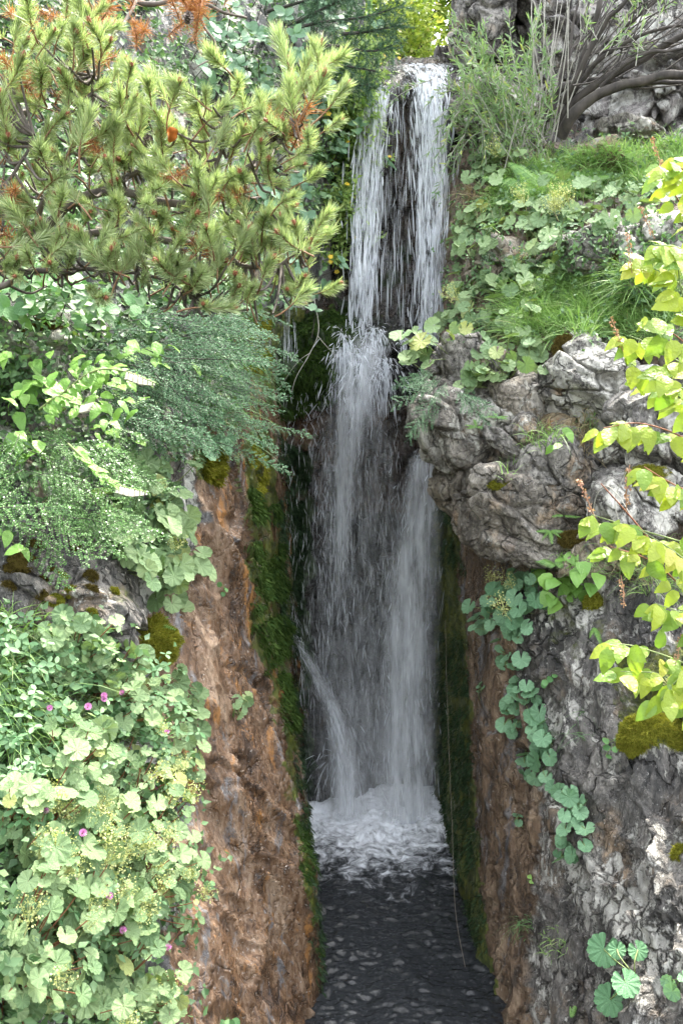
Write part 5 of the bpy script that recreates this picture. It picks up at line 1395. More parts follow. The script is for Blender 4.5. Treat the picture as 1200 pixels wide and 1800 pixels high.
for (x, y) in poly_samples([(110, 600), (230, 560), (320, 560), (350, 600), (330, 700), (300, 780), (200, 780), (130, 740), (110, 680)], 62, 15):
    f = (y - 560) / 220
    sp.append((x, y, random.uniform(0.02, 0.22), 1.0, 0.30 - 0.75 * f))
for (x, y, dx, dz) in [(330, 575, 1, .15), (350, 590, 1, .05), (355, 610, 1, -.1), (350, 640, 1, -.25), (355, 650, 1, -.1), (345, 690, 1, -.15), (350, 700, 1, -.3), (340, 720, 1, -.35), (330, 740, 1, -.45), (320, 560, 1, .3)]:
    sp.append((x, y, random.uniform(0.08, 0.2), dx, dz))
for k in range(26):
    y = 570 + k * 7; sp.append((random.uniform(150, 300), y, random.uniform(0.14, 0.3), 1.0, random.uniform(-0.02, 0.2) - (y - 570) / 420))
cotoneaster('blue-green shrub with feathery arching sprays reaching towards the waterfall', (130, 660), sp, COTO_F + COTO[:1], (0.45, 0.78))
sp = []
for (x, y) in poly_samples([(-40, 790), (100, 770), (180, 790), (210, 850), (180, 910), (90, 930), (-40, 920)], 46, 14):
    sp.append((x, y, random.uniform(0.02, 0.2), random.uniform(-0.3, 0.9), random.uniform(-1.0, 0.1)))
cotoneaster('green tiny-leaved shrub spilling over the mossy dark boulder', (40, 800), sp, COTO_L, (0.4, 0.65))
sp = [(775, 668, .03, -1, .1), (770, 660, .05, -1, .25), (780, 680, .03, -.8, -.3), (785, 690, .04, -.6, -.8), (790, 685, .05, -.25, -1), (800, 690, .03, .3, -.9), (785, 665, .05, -1, .0), (800, 680, .04, .7, -.7), (780, 700, .04, -.5, -1), (790, 650, .04, -.8, .3), (810, 690, .04, .5, -.4), (770, 680, .05, -1, -.15), (760, 690, .04, -.5, -.6)]
cotoneaster('small feathery shrub sticking out over the fall from the rock nose', (790, 670), sp, COTO, (0.38, 0.6))
sp = [(870, 445, .03, -.6, -.4), (900, 440, .03, .3, -.5), (920, 450, .03, .6, -.2), (885, 455, .03, 0, -.8)]
cotoneaster('little dark feathery sprig between the ledge rocks', (895, 440), sp, COTO, (0.22, 0.32))
sp = [(935, 280, .04, -.5, .3), (960, 270, .04, .6, .2), (980, 285, .03, .8, -.2), (945, 290, .03, -.3, -.3), (1000, 280, .03, .5, 0), (965, 285, .05, 0, .5)]
cotoneaster('dark low bush at the foot of the leaning willow stems', (960, 280), sp, COTO, (0.4, 0.6))

# ================================================================== BELLFLOWER with drooping cream spikes
M_FRESH = leaf_material('fresh_leaf', (0.15, 0.30, 0.06), (0.24, 0.42, 0.09), trans=0.3, rough=0.35)
M_CREAM = plain_material('cream_petal', (0.6, 0.55, 0.4), (0.75, 0.7, 0.55), 0.5, 40)
FRESH = [blade_leaf_mesh('leaf', M_FRESH, 'ovate', 0.2, c, 8, 0.05, k) for k, c in enumerate((0.1, 0.25, 0.4))]
base, bn = hit(60, 720)
bell = thing('bellflower', 'bright green plant with drooping spikes of cream bells at the left', 'plant', tuple(base))
for (x, y) in poly_samples([(-30, 690), (40, 655), (120, 660), (190, 665), (215, 700), (170, 740), (190, 790), (140, 800), (60, 790), (-30, 780)], 130, 9):
    p, nrm = hit(x, y); pos = p + nrm * random.uniform(0.14, 0.3)
    inst('leaf', random.choice(FRESH), frame(pos, Vector((0, -0.4, 0.8)) + rv(0.25), Vector((random.gauss(0.2, .6), -0.5, -0.3)), random.uniform(0.042, 0.068)), bell)
def bellmesh():
    mb = MB(); t = np.linspace(0, 1, 5)
    tube(mb, np.stack([0 * t, 0 * t, -t], -1), np.array([0.08, 0.22, 0.26, 0.28, 0.36]), 7)
    return mb.mesh('bell', M_CREAM)
BELLM = bellmesh()
for ctrl in ([(95, 705, 2.72), (160, 655, 2.66), (215, 652, 2.62), (275, 674, 2.58)], [(70, 720, 2.7), (105, 697, 2.64), (140, 712, 2.6), (165, 706, 2.58)], [(120, 780, 2.68), (165, 822, 2.62), (200, 850, 2.6), (262, 866, 2.57)]):
    pts = curve([P(*c) for c in ctrl], 44); mb = MB(); tube(mb, pts, np.linspace(0.004, 0.0015, 44), 5); part('flower_stalk', mb, M_STEM, bell)
    for i in range(3, 43):
        f = i / 43; p = Vector(pts[i]); s = 1 if i % 2 else -1
        if f < 0.72:
            inst('leaf', random.choice(FRESH), frame(p, Vector((0, -0.5, 0.8)) + rv(.15), Vector((0.5, -0.3, 0.35 * s)) + rv(.2), 0.046 * (1 - 0.75 * f)), bell)
        else:
            inst('bell', BELLM, frame(p, Vector((0.1 * s, 0.25, 1)), Vector((0, 1, 0)), 0.021 - 0.015 * max(0, f - 0.85) / 0.15), bell)
            if i % 2: inst('leaf', random.choice(FRESH), frame(p, Vector((0, -0.5, 0.8)), Vector((0.6, -0.2, 0.5)), 0.012), bell)

# ================================================================== YELLOW-GREEN SHRUB at the right edge
M_LIME = leaf_material('lime_leaf', (0.17, 0.29, 0.045), (0.37, 0.43, 0.055), (0.48, 0.45, 0.09), trans=0.42, rough=0.32, blotch=0.3)
LIME = [blade_leaf_mesh('leaf', M_LIME, 'ovate', 0.25, c, 12, 0.02, k) for k, c in enumerate((0.1, 0.3, 0.45, 0.2))]
for m in LIME: m.transform(Matrix.Diagonal((1.18, 1, 1, 1)))
M_DRYFLOWER = leaf_material('dry_flower', (0.30, 0.14, 0.09), (0.5, 0.3, 0.2), trans=0.2, island=True, rough=0.8)
lime = thing('lime_shrub', 'yellow-green broad-leaved shrub leaning in from the right edge', 'shrub', tuple(P(1330, 1500, 2.2)))
LB = [[(1330, 500, 2.1), (1240, 420, 2.05), (1190, 350, 2.0), (1165, 300, 1.98)], [(1330, 620, 2.1), (1230, 540, 2.02), (1165, 470, 1.97), (1120, 455, 1.95)],
      [(1330, 720, 2.1), (1230, 660, 2.02), (1150, 610, 1.97), (1105, 590, 1.95)], [(1330, 860, 2.1), (1220, 780, 2.0), (1130, 745, 1.95), (1060, 752, 1.93)],
      [(1330, 800, 2.1), (1230, 720, 2.03), (1160, 680, 1.98), (1110, 640, 1.96)], [(1330, 1000, 2.05), (1220, 960, 1.95), (1120, 930, 1.9), (1040, 905, 1.88)],
      [(1330, 1120, 2.05), (1230, 1060, 1.96), (1150, 990, 1.9), (1070, 960, 1.88)], [(1330, 1250, 2.05), (1230, 1180, 1.95), (1130, 1140, 1.9), (1070, 1130, 1.88)],
      [(1330, 1330, 2.05), (1240, 1260, 1.95), (1170, 1190, 1.9), (1090, 1180, 1.88)], [(1330, 940, 2.0), (1240, 880, 1.92), (1180, 850, 1.88), (1130, 820, 1.86)],
      [(1330, 1180, 1.95), (1250, 1120, 1.85), (1200, 1080, 1.82), (1150, 1060, 1.8)], [(1330, 640, 1.98), (1250, 580, 1.9), (1200, 520, 1.86), (1190, 450, 1.85)],
      [(1330, 380, 1.95), (1250, 330, 1.9), (1205, 300, 1.88), (1175, 290, 1.87)], [(1330, 560, 1.95), (1250, 500, 1.9), (1200, 440, 1.88), (1150, 430, 1.87)], [(1330, 1060, 1.95), (1240, 1010, 1.88), (1170, 960, 1.85), (1120, 930, 1.84)], [(1330, 700, 1.9), (1260, 640, 1.85), (1200, 600, 1.82), (1150, 560, 1.8)],
      [(1330, 820, 1.98), (1240, 740, 1.9), (1200, 690, 1.86), (1170, 660, 1.85)], [(1330, 1280, 1.95), (1250, 1220, 1.86), (1210, 1180, 1.83), (1160, 1230, 1.82)]]
foot, fn = hit(1390, 1760)
lime.location = foot
for ctrl in ([(1375, 1500, 2.25), (1345, 1200, 2.08), (1335, 900, 2.05), (1330, 650, 2.08), (1330, 400, 2.05)], [(1350, 1450, 2.2), (1332, 1250, 2.0), (1330, 1000, 1.97), (1330, 750, 1.94), (1330, 380, 1.95)]):
    pts = curve([tuple(foot)] + [tuple(P(*c)) for c in ctrl], 50); mb = MB(); tube(mb, pts, np.linspace(0.012, 0.004, 50), 7); part('stem', mb, M_BARK, lime)
nl = 0
for bi, ctrl in enumerate(LB):
    pts = curve([P(*c) for c in ctrl], 30); mb = MB(); tube(mb, pts, np.linspace(0.0028, 0.0009, 30), 5); part('branch', mb, M_STEM if bi % 3 else M_REDSTEM, lime)
    for i in range(5, 30, 2):
        for s in (-1, 1):
            if random.random() < 0.12: continue
            p = Vector(pts[i]); d = Vector(pts[min(i + 1, 29)] - pts[i - 1]).normalized()
            out = d * 0.5 + Vector((0, 0, -0.55)) + Vector((0.3 * s, -0.5 * s, 0.25 * s)) + rv(0.25)
            q = p + out.normalized() * 0.012
            inst('leaf', random.choice(LIME), frame(q, Vector((random.gauss(0, .3), -0.75, 0.65)) + rv(0.3), out, random.uniform(0.03, 0.052)), lime); nl += 1
def raceme(name, seed):
    rng = np.random.default_rng(seed); mb = MB()
    tube(mb, curve([(0, 0, 0), (0.004, 0, 0.05), (0, 0, 0.1)], 6), 0.0012, 4)
    for i in range(46):
        h = rng.uniform(0.015, 0.1); a = rng.uniform(0, 6.28); c = np.array([np.cos(a) * 0.006, np.sin(a) * 0.006, h]); n = rng.normal(size=3); n /= np.linalg.norm(n)
        x = np.cross(n, [.2, .4, .9]); x /= np.linalg.norm(x); y = np.cross(n, x); s = 0.0032
        mb.add([c + x * s, c + y * s, c - x * s, c - y * s], [[0, 1, 2, 3]])
    return mb.mesh(name, M_DRYFLOWER)
RAC = [raceme('dry_flower_spike', k) for k in range(2)]
for (x, y, Y, dx, dz) in [(1165, 300, 1.98, -.4, .9), (1150, 420, 1.97, -.5, .9), (1110, 480, 1.95, -.2, 1), (1095, 620, 1.95, -.4, .9), (1045, 910, 1.9, -.5, 1), (1100, 900, 1.9, .0, 1), (1090, 1010, 1.88, .1, -1), (1185, 1170, 1.85, .1, 1)]:
    inst('dry_flower_spike', random.choice(RAC), frame(P(x, y, Y), Vector((dx, -0.1, dz)), rv(), random.uniform(0.6, 1.0)), lime)

# ================================================================== HEART-LEAVED PLANT, FERNS, SMALL PLANTS ON THE RIGHT
HEART = [blade_leaf_mesh('leaf', M_FRESH, 'heart', 0.18, c, 8, 0.03, k) for k, c in enumerate((0.15, 0.3))]
base, bn = hit(1000, 1000)
hp = thing('heart_leaf_plant', 'plant with glossy heart-shaped leaves above the cliff clump', 'plant', tuple(base))
for (x, y) in poly_samples([(950, 1000), (985, 975), (1030, 990), (1045, 1020), (1010, 1050), (985, 1065), (960, 1030)], 24, 11):
    p, nrm = hit(x, y)
    inst('leaf', random.choice(HEART), frame(p + nrm * random.uniform(0.02, 0.07), TOCAM(p) * 0.6 + Vector((0, 0, 0.6)) + rv(.25), Vector((random.gauss(0, .6), -0.3, -0.7)), random.uniform(0.05, 0.07)), hp)
def sprig(label, spots, meshes, size, name='small_plant', stem=True, cat='plant', lift=0.03):
    base, bn = hit(*spots[0]); root = thing(name, label, cat, tuple(base)); sb = MB()
    for (x, y) in spots:
        p, nrm = hit(x, y); pos = p + nrm * lift
        inst('leaf', random.choice(meshes), frame(pos, TOCAM(p) * 0.6 + Vector((0, 0, 0.5)) + rv(.2), Vector((random.gauss(0, .6), -0.2, -0.6)), random.uniform(*size)), root)
        tube(sb, curve([base, (Vector(base) + pos) / 2 + nrm * 0.015, pos], 5), 0.0011, 4)
    part('leaf_stalk', sb, M_STEM, root, kind='stuff')
sprig('wispy plant with a few small oval leaves above the lower moss cushion', [(1082, 1302), (1068, 1298), (1082, 1312), (1065, 1330), (1060, 1318), (1098, 1285)], ROUND, (0.022, 0.03))
sprig('two bright leaves in the crack beside the outcrop grass', [(985, 765), (980, 778), (990, 770), (972, 780)], FRESH, (0.035, 0.05))
sprig('light leaves at the tip of the tiny-leaved shrub on the left', [(30, 965), (40, 985), (25, 980), (18, 968), (38, 970)], FRESH, (0.045, 0.06), lift=0.1)
sprig('small seedling on the brown rock under the dense clump', [(385, 1025), (392, 1032), (388, 1040)], ROUND, (0.018, 0.025), lift=0.015)
sprig('small sprig on the brown rock rim at the foot of the bank', [(362, 1548), (370, 1552), (360, 1558)], ROUND, (0.018, 0.025), lift=0.015)
sprig('few green leaves at the lower end of the brown rock', [(395, 1790), (405, 1785), (388, 1798)], ROUND, (0.024, 0.03), lift=0.015)
sprig('tiny bright leaf alone on the grey cliff near the brown corner', [(932, 1540), (934, 1545)], HEART, (0.016, 0.02), lift=0.01)
sprig('small leaves on the cliff beside the thin grass curve', [(968, 1192), (958, 1200), (975, 1188), (962, 1196)], ROUND, (0.022, 0.03), lift=0.02)

M_FERN = leaf_material('fern', (0.10, 0.22, 0.05), (0.20, 0.34, 0.09), trans=0.35, island=True, rough=0.45)
def frond_mesh(name, L=0.3, pairs=22, seed=0, arch=0.3, wid=0.22):
    mb = MB(); t = np.linspace(0, 1, 16); ax = np.stack([0 * t, t * L, L * (0.25 * t - arch * t ** 2)], -1)
    tube(mb, ax, 0.0018 * (1 - 0.6 * t), 4)
    for k in range(pairs):
        f = 0.08 + 0.9 * k / pairs; c = np.array([0, np.interp(f, t, ax[:, 1]), np.interp(f, t, ax[:, 2])])
        ln = L * wid * math.sin(math.pi * (0.12 + 0.86 * f) ** 0.8) + 0.004; w = L * 0.42 / pairs
        for s in (-1, 1):
            o = np.array([s * 0.94, 0.3, -0.12]); y = np.array([0, 1, 0.1]); v = []
            for j in range(7):
                g = j / 6; ww = w * (1 - g ** 1.6) * (1 + 0.35 * (j % 2)); p = c + o * ln * g + np.array([0, 0, -0.15 * ln * g * g]); v += [p - y * ww, p + y * ww]
            mb.add(v, grid_quads(7, 2))
    return mb.mesh(name, M_FERN)
FROND = [frond_mesh('frond', 0.3, 22, 0, a) for a in (0.2, 0.35, 0.5)]
FROND_S = [frond_mesh('frond', 0.3, 11, 0, a, 0.16) for a in (0.25, 0.5)]
def fern(label, px, fronds, meshes=FROND, lift=0.02):
    base, bn = hit(*px); root = thing('fern', label, 'fern', tuple(base), 'ferns')
    for (dx, dy, dz, s) in fronds:
        inst('frond', random.choice(meshes), frame(base + bn * lift, Vector((0, -0.6, 0.7)) + rv(.1), Vector((dx, dy, dz)), s), root)
    return root
fern('tall fern with long fronds on the upper ledge', (955, 340), [(-.7, -.3, 1, 1.1), (-.3, -.4, 1, .9), (.4, -.4, .8, .9), (.9, -.3, .5, .8), (-.1, -.6, .4, .6)])
fern('spreading fern right of the tall one on the upper ledge', (1000, 325), [(.9, -.3, .4, .75), (.5, -.3, .9, .65), (1, -.4, 0, .6), (-.4, -.4, .8, .5)])
fern('single small fern frond beside the waterfall', (812, 418), [(0, -.2, 1, .42), (-.5, -.3, .5, .25)], FROND_S)
fern('little spleenwort hanging on the undercut boulder', (962, 938), [(-.6, -.3, .2, .2), (.6, -.3, .1, .2), (0, -.5, -.6, .22), (.5, -.3, -.5, .18), (-.5, -.3, -.5, .18)], FROND_S)
fern('little fern above the spleenwort on the outcrop', (985, 912), [(.7, -.3, .4, .22), (-.6, -.3, .4, .2), (.2, -.4, .7, .18)], FROND_S)
fern('small fern fronds behind the heart-leaved plant', (985, 1000), [(-.4, -.3, 1, .35), (.2, -.3, 1, .3), (.6, -.2, .7, .25)])
fern('small spiky rosette on the left of the outcrop', (838, 748), [(-.6, -.4, .6, .16), (.6, -.4, .6, .16), (0, -.5, .9, .18), (.9, -.4, .1, .14), (-.9, -.4, .1, .14)], FROND_S)
fern('small spiky rosette on the dark speckled boulder', (873, 732), [(-.6, -.4, .6, .16), (.6, -.4, .6, .16), (0, -.5, .9, .16), (.9, -.4, .1, .15)], FROND_S)
fern('little hanging spleenwort under the small yellow moss cushion', (1050, 1105), [(-.3, -.3, -1, .2), (.3, -.3, -1, .24), (0, -.3, -1, .26)], FROND_S)
fern('tiny spleenwort frond at the bottom of the right cliff', (1010, 1795), [(.2, -.3, 1, .2), (0, -.3, .9, .12)], FROND_S)
fern('small ferny tuft on the mossy hump of the left bank', (265, 1100), [(-.5, -.4, .5, .25), (.5, -.4, .4, .25), (0, -.5, .8, .2), (.8, -.4, -.2, .2), (-.8, -.3, 0, .2)], FROND_S)

# ================================================================== CLOVER on the left bank
M_CLOVER = leaf_material('clover_leaf', (0.10, 0.22, 0.09), (0.20, 0.33, 0.16), trans=0.28, island=True, rough=0.5)
M_PINK = plain_material('clover_flower', (0.42, 0.12, 0.32), (0.62, 0.28, 0.5), 0.7, 90)
def clover_head():
    mb = MB(); rng = np.random.default_rng(3)
    for k in range(60):
        z = 1 - 2 * (k + .5) / 60; a = k * 2.4; r = math.sqrt(1 - z * z); d = np.array([r * math.cos(a), r * math.sin(a), z]); d = d + np.array([0, 0, 0.5])
        s = np.cross(d, [0.2, 0.3, 0.9]); s /= np.linalg.norm(s); c = np.array([r * math.cos(a), r * math.sin(a), z]) * 0.4
        mb.add([c - s * 0.12, c + s * 0.12, c + d * 0.55 + s * 0.06, c + d * 0.55 - s * 0.06], [[0, 1, 2, 3]])
    return mb.mesh('flower_head', M_PINK)
CHEAD = clover_head()
def clover(label, poly, n, heads, seed):
    rng = np.random.default_rng(seed); c = (sum(p[0] for p in poly) / len(poly), sum(p[1] for p in poly) / len(poly))
    base, bn = hit(*c); root = thing('clover', label, 'clover', tuple(base), 'clover on the left bank'); mb = MB(); sb = MB()
    for (x, y) in poly_samples(poly, n, 5):
        p, nrm = hit(x, y); q = p + nrm * random.uniform(0.05, 0.15); ax = (nrm * .5 + Vector((0, -.2, .7)) + rv(.35)).normalized(); o1 = ax.orthogonal().normalized(); o2 = ax.cross(o1); a0 = random.uniform(0, 6.28)
        for k in range(3):
            a = a0 + k * 2.09; o = o1 * math.cos(a) + o2 * math.sin(a); s = o.cross(ax); l = random.uniform(0.018, 0.03)
            v = [q, q + o * l * .4 + s * l * .26, q + o * l * .8 + s * l * .22, q + o * l - ax * l * .1, q + o * l * .8 - s * l * .22, q + o * l * .4 - s * l * .26]
            mb.add([tuple(w) for w in v], [[0, 1, 2, 3], [0, 3, 4, 5]])
        tube(sb, curve([p, (p + q) / 2 + rv(.006), q], 4), 0.0009, 3)
    part('foliage', mb, M_CLOVER, root, kind='stuff')
    for (x, y) in heads:
        p, nrm = hit(x, y); q = p + nrm * 0.15 + Vector((0, 0, 0.02))
        tube(sb, curve([p, (p + q) / 2 + rv(.006), q], 4), 0.0012, 3)
        xx, yy = x, y
        inst('flower_head', CHEAD, frame(q, nrm + Vector((0, 0, .6)), rv(), random.uniform(0.008, 0.011)), root)
    part('stem', sb, M_STEM, root, kind='stuff')
clover('clover mat with a few pink heads below the dark mossy boulder', [(-30, 1130), (90, 1110), (200, 1190), (210, 1290), (120, 1330), (-30, 1330)], 300, [(125, 1225), (133, 1242), (172, 1212), (44, 1250), (150, 1270)], 1)
clover('clover with pink heads beside the string of leaves on the rock', [(200, 1130), (280, 1200), (300, 1290), (260, 1340), (190, 1300)], 110, [(216, 1310), (236, 1333), (235, 1357)], 2)
clover('clover patch with pink heads at the left middle of the bank', [(-30, 1340), (110, 1340), (130, 1450), (40, 1520), (-30, 1500)], 150, [(5, 1503), (62, 1510), (100, 1285)], 3)
clover('clover patch with pink heads low on the bank', [(20, 1540), (150, 1540), (220, 1620), (150, 1690), (40, 1660)], 110, [(86, 1592), (107, 1594), (133, 1664), (205, 1695)], 4)

# ================================================================== WILLOW with leaning stems (upper right)
M_WILLOW = leaf_material('willow_leaf', (0.14, 0.24, 0.11), (0.26, 0.36, 0.18), (0.40, 0.42, 0.12), trans=0.3, island=True, rough=0.45)
wb = P(985, 238, 5.1)
willow = thing('willow', 'old willow with dark leaning stems and thin grey shoots', 'willow', tuple(wb))
WB = [([(985, 240, 5.1), (1030, 180, 5.0), (1090, 150, 4.95), (1200, 128, 4.9), (1400, 90, 4.8)], 0.034), ([(975, 230, 5.15), (1000, 185, 5.1), (1060, 140, 5.05), (1130, 100, 5.0), (1230, 40, 4.9), (1400, -60, 4.8)], 0.026),
      ([(960, 210, 5.2), (980, 160, 5.15), (1030, 142, 5.1), (1080, 140, 5.05), (1150, 146, 5.0), (1300, 140, 5.0)], 0.022), ([(990, 180, 5.1), (1020, 120, 5.0), (1060, 40, 4.95), (1100, 0, 4.9), (1160, -120, 4.8)], 0.017),
      ([(1010, 150, 5.1), (1030, 80, 5.05), (1050, 20, 5.0), (1065, -40, 5.0), (1080, -160, 5.0)], 0.02), ([(1030, 130, 5.05), (1080, 70, 5.0), (1130, 20, 4.95), (1220, -50, 4.9)], 0.014),
      ([(970, 200, 5.2), (990, 120, 5.25), (1020, 60, 5.3), (1040, -40, 5.3)], 0.012), ([(1060, 150, 5.0), (1110, 110, 4.9), (1170, 85, 4.85), (1260, 70, 4.8)], 0.012), ([(1000, 170, 5.1), (1060, 100, 5.0), (1160, 50, 4.9), (1280, 30, 4.8)], 0.013),
      ([(955, 235, 5.2), (965, 180, 5.2), (985, 140, 5.2), (1000, 90, 5.2), (1015, 20, 5.2), (1030, -80, 5.2)], 0.01)]
for ctrl, r in WB:
    pts = curve([P(*c) for c in ctrl], 40); pts = pts + np.stack([fbm(pts * 5, 2, 15), fbm(pts * 5, 2, 16), fbm(pts * 5, 2, 17)], -1) * 0.02
    mb = MB(); tube(mb, pts, np.linspace(r, r * 0.45, 40) * (1 + 0.12 * fbm(pts * 22, 2, 3)), 9); part('branch', mb, M_BARKD, willow)
for k in range(20):
    x = random.uniform(930, 1010); y = random.uniform(150, 255); tx = x + random.gauss(-5, 70) + (60 if k % 3 == 0 else 0); ty = random.uniform(-120, 60)
    Y = random.uniform(4.95, 5.4)
    pts = curve([P(x, y, Y), P((x + tx) / 2 + random.gauss(0, 10), (y + ty) / 2, Y - 0.05), P(tx, ty, Y - random.uniform(-.1, .2))], 14)
    mb = MB(); tube(mb, pts, np.linspace(0.0036, 0.0014, 14), 5); part('shoot', mb, M_GREYTWIG, willow)
for k in range(30):
    x = random.uniform(1000, 1150); y = random.uniform(60, 160); tx = x + random.uniform(40, 220); ty = y - random.uniform(20, 190); Y = random.uniform(4.8, 5.2)
    pts = curve([P(x, y, Y), P((x + tx) / 2, (y + ty) / 2 + random.gauss(-10, 15), Y), P(tx, ty, Y - .1)], 12)
    mb = MB(); tube(mb, pts, np.linspace(0.005, 0.0016, 12), 5); part('twig', mb, M_BARKD, willow)
def leafy_twig(ctrl, rng, leaf=(0.03, 0.055), step=0.011):
    pts = curve([P(*c) for c in ctrl], 30); L = np.linalg.norm(np.diff(pts, axis=0), axis=1).sum(); n = int(L / step)
    tw = MB(); tube(tw, pts, np.linspace(0.0028, 0.001, 30), 4)
    f = np.linspace(0.12, 1, n) * 29; k = np.minimum(f.astype(int), 28); b = pts[k] + (pts[k + 1] - pts[k]) * (f - k)[:, None]
    d = pts[k + 1] - pts[k]; d /= np.linalg.norm(d, axis=1, keepdims=True)
    o = d * 0.8 + rng.normal(0, 0.55, (n, 3)); o /= np.linalg.norm(o, axis=1, keepdims=True)
    x = np.cross(o, rng.normal(size=(n, 3))); x /= np.linalg.norm(x, axis=1, keepdims=True); l = rng.uniform(leaf[0], leaf[1], n)[:, None]; w = l * 0.085
    nn = np.cross(x, o)
    v = np.stack([b, b + o * l * .3 + x * w, b + o * l * .65 + x * w * .85 - nn * l * .05, b + o * l - nn * l * .12, b + o * l * .65 - x * w * .85 - nn * l * .05, b + o * l * .3 - x * w], 1)
    q = (np.array([[0, 1, 2, 3], [0, 3, 4, 5]])[None] + (np.arange(n) * 6)[:, None, None]).reshape(-1, 4)
    mb = MB(); mb.add(v.reshape(-1, 3), q); return tw, mb
rngw = np.random.default_rng(77)
def add_twig(root, ctrl, bark=M_GREYTWIG, leafmat=M_WILLOW, **kw):
    tw, lf = leafy_twig(ctrl, rngw, **kw)
    t = part('leafy_twig', tw, bark, root); l = bpy.data.objects.new('foliage', lf.mesh('foliage', leafmat)); COL.objects.link(l); l.parent = t; l['kind'] = 'stuff'
for k in range(70):
    x0 = random.uniform(860, 970); y0 = random.uniform(220, 330); x1 = random.uniform(785, 985); y1 = random.uniform(10, 220); Y = random.uniform(4.9, 5.35)
    add_twig(willow, [(x0, y0, Y), ((x0 + x1) / 2 + random.gauss(0, 15), (y0 + y1) / 2 - 10, Y - .05), (x1, y1, Y - random.uniform(0, .25))])
for k in range(26):
    x0 = random.uniform(790, 880); y0 = random.uniform(100, 250); x1 = x0 + random.uniform(-70, 30); y1 = y0 + random.uniform(20, 120); Y = random.uniform(4.85, 5.25)
    add_twig(willow, [(x0, y0, Y), ((x0 + x1) / 2, (y0 + y1) / 2 - 14, Y - .05), (x1, y1, Y - .1)])
for k in range(34):
    x0 = random.uniform(1020, 1200); y0 = random.uniform(-60, 120); x1 = x0 + random.uniform(-20, 60); y1 = y0 - random.uniform(10, 90); Y = random.uniform(4.7, 5.1)
    add_twig(willow, [(x0, y0, Y), ((x0 + x1) / 2, (y0 + y1) / 2, Y), (x1, y1, Y)], step=0.016)
# a sprig hanging in front of the lip of the fall
for ctrl in ([(735, 150, 5.2), (705, 165, 5.15), (680, 185, 5.1)], [(760, 140, 5.2), (725, 150, 5.15), (690, 150, 5.12)], [(800, 150, 5.15), (770, 160, 5.1), (745, 190, 5.05)]):
    add_twig(willow, ctrl, leaf=(0.03, 0.05))

# ================================================================== PLANTS BEHIND AND LEFT OF THE LIP
M_FARLEAF = leaf_material('far_leaf', (0.20, 0.30, 0.05), (0.42, 0.46, 0.12), (0.5, 0.42, 0.16), trans=0.5, island=True, rough=0.5)
M_FARGREEN = leaf_material('far_leaf_green', (0.16, 0.28, 0.06), (0.34, 0.44, 0.13), trans=0.4, island=True, rough=0.5)
M_CONIF = leaf_material('juniper_needle', (0.03, 0.08, 0.045), (0.08, 0.15, 0.08), trans=0.15, island=True, rough=0.5)
M_YFLOWER = plain_material('yellow_flower', (0.6, 0.40, 0.02), (0.75, 0.55, 0.05), 0.5, 60)
def crown_tree(name, label, cat, base, height, radius, n, size, mat, seed, trunk_r=0.05, low=0.25, group=None):
    """Trunk, limbs and a crown of many leaves gathered round the limb ends."""
    rng = np.random.default_rng(seed); b = np.array(base, float)
    root = thing(name, label, cat, tuple(b), group)
    mb = MB(); tube(mb, curve([b, b + np.array([0.05, 0, height * .45]), b + np.array([-.03, .02, height * .92])], 12), np.linspace(trunk_r, trunk_r * .3, 12), 8); part('trunk', mb, M_BARKD, root)
    ends = []; lb = MB()
    for k in range(46):
        h = rng.uniform(low, 0.95); a = rng.uniform(0, 6.28); r = radius * math.sin(math.pi * min(1, (0.25 + 0.75 * (h - low) / (1 - low)))) ** 0.6 * rng.uniform(.45, 1)
        s = b + np.array([0, 0, height * h * 0.8]); e = b + np.array([math.cos(a) * r, math.sin(a) * r, height * h + rng.uniform(0, .15) * height])
        pts = curve([s, (s + e) / 2 + rng.normal(0, .05 * radius, 3), e], 8); tube(lb, pts, np.linspace(trunk_r * .28, trunk_r * .06, 8), 4); ends += [pts[4], pts[5], pts[6], pts[7], pts[7]]
    part('limb', lb, M_BARKD, root, kind='stuff')
    ends = np.array(ends); k = rng.integers(0, len(ends), n)
    B = ends[k] + rng.normal(0, radius * 0.13, (n, 3))
    v, f = leaf_cloud(B, np.zeros((n, 3)) + np.array([0, -.3, .6]), n, size, 0.3, rng)
    m2 = MB(); m2.add(v, None, f); part('crown', m2, mat, root, kind='stuff')
    return root
crown_tree('background_tree', 'sunlit yellow-green tree glowing behind the top of the waterfall', 'tree', (0.75, 9.6, 1.6), 3.6, 1.15, 9000, (0.06, 0.11), M_FARLEAF, 1)
crown_tree('background_tree', 'bright green bush to the left behind the waterfall lip', 'tree', (-0.4, 9.0, 1.5), 3.4, 1.2, 9000, (0.06, 0.11), M_FARGREEN, 2)
crown_tree('background_tree', 'leafy tree further back behind the fall', 'tree', (0.2, 12.5, 1.7), 5.0, 1.9, 9000, (0.09, 0.15), M_FARLEAF, 3)
crown_tree('background_tree', 'tree behind the right crag', 'tree', (2.4, 9.5, 2.0), 4.2, 1.6, 9000, (0.07, 0.12), M_FARGREEN, 4)
crown_tree('background_bush', 'yellow-green bush just behind the waterfall lip', 'bush', (0.42, 7.6, 1.5), 1.25, 0.6, 7000, (0.03, 0.06), M_FARLEAF, 5, 0.02, 0.1)
crown_tree('background_bush', 'pale green bush left of the bush behind the lip', 'bush', (-0.05, 7.4, 1.5), 1.0, 0.55, 6000, (0.03, 0.06), M_FARGREEN, 6, 0.02, 0.1)
crown_tree('added_shade_tree', 'tall unseen tree added behind the crag so its crown shades the gorge', 'tree', (1.35, 7.9, 1.7), 6.6, 2.5, 5200, (0.10, 0.17), M_FARGREEN, 7, 0.09, 0.42)  # added with its crown out of view, to break the sunlight into dapples
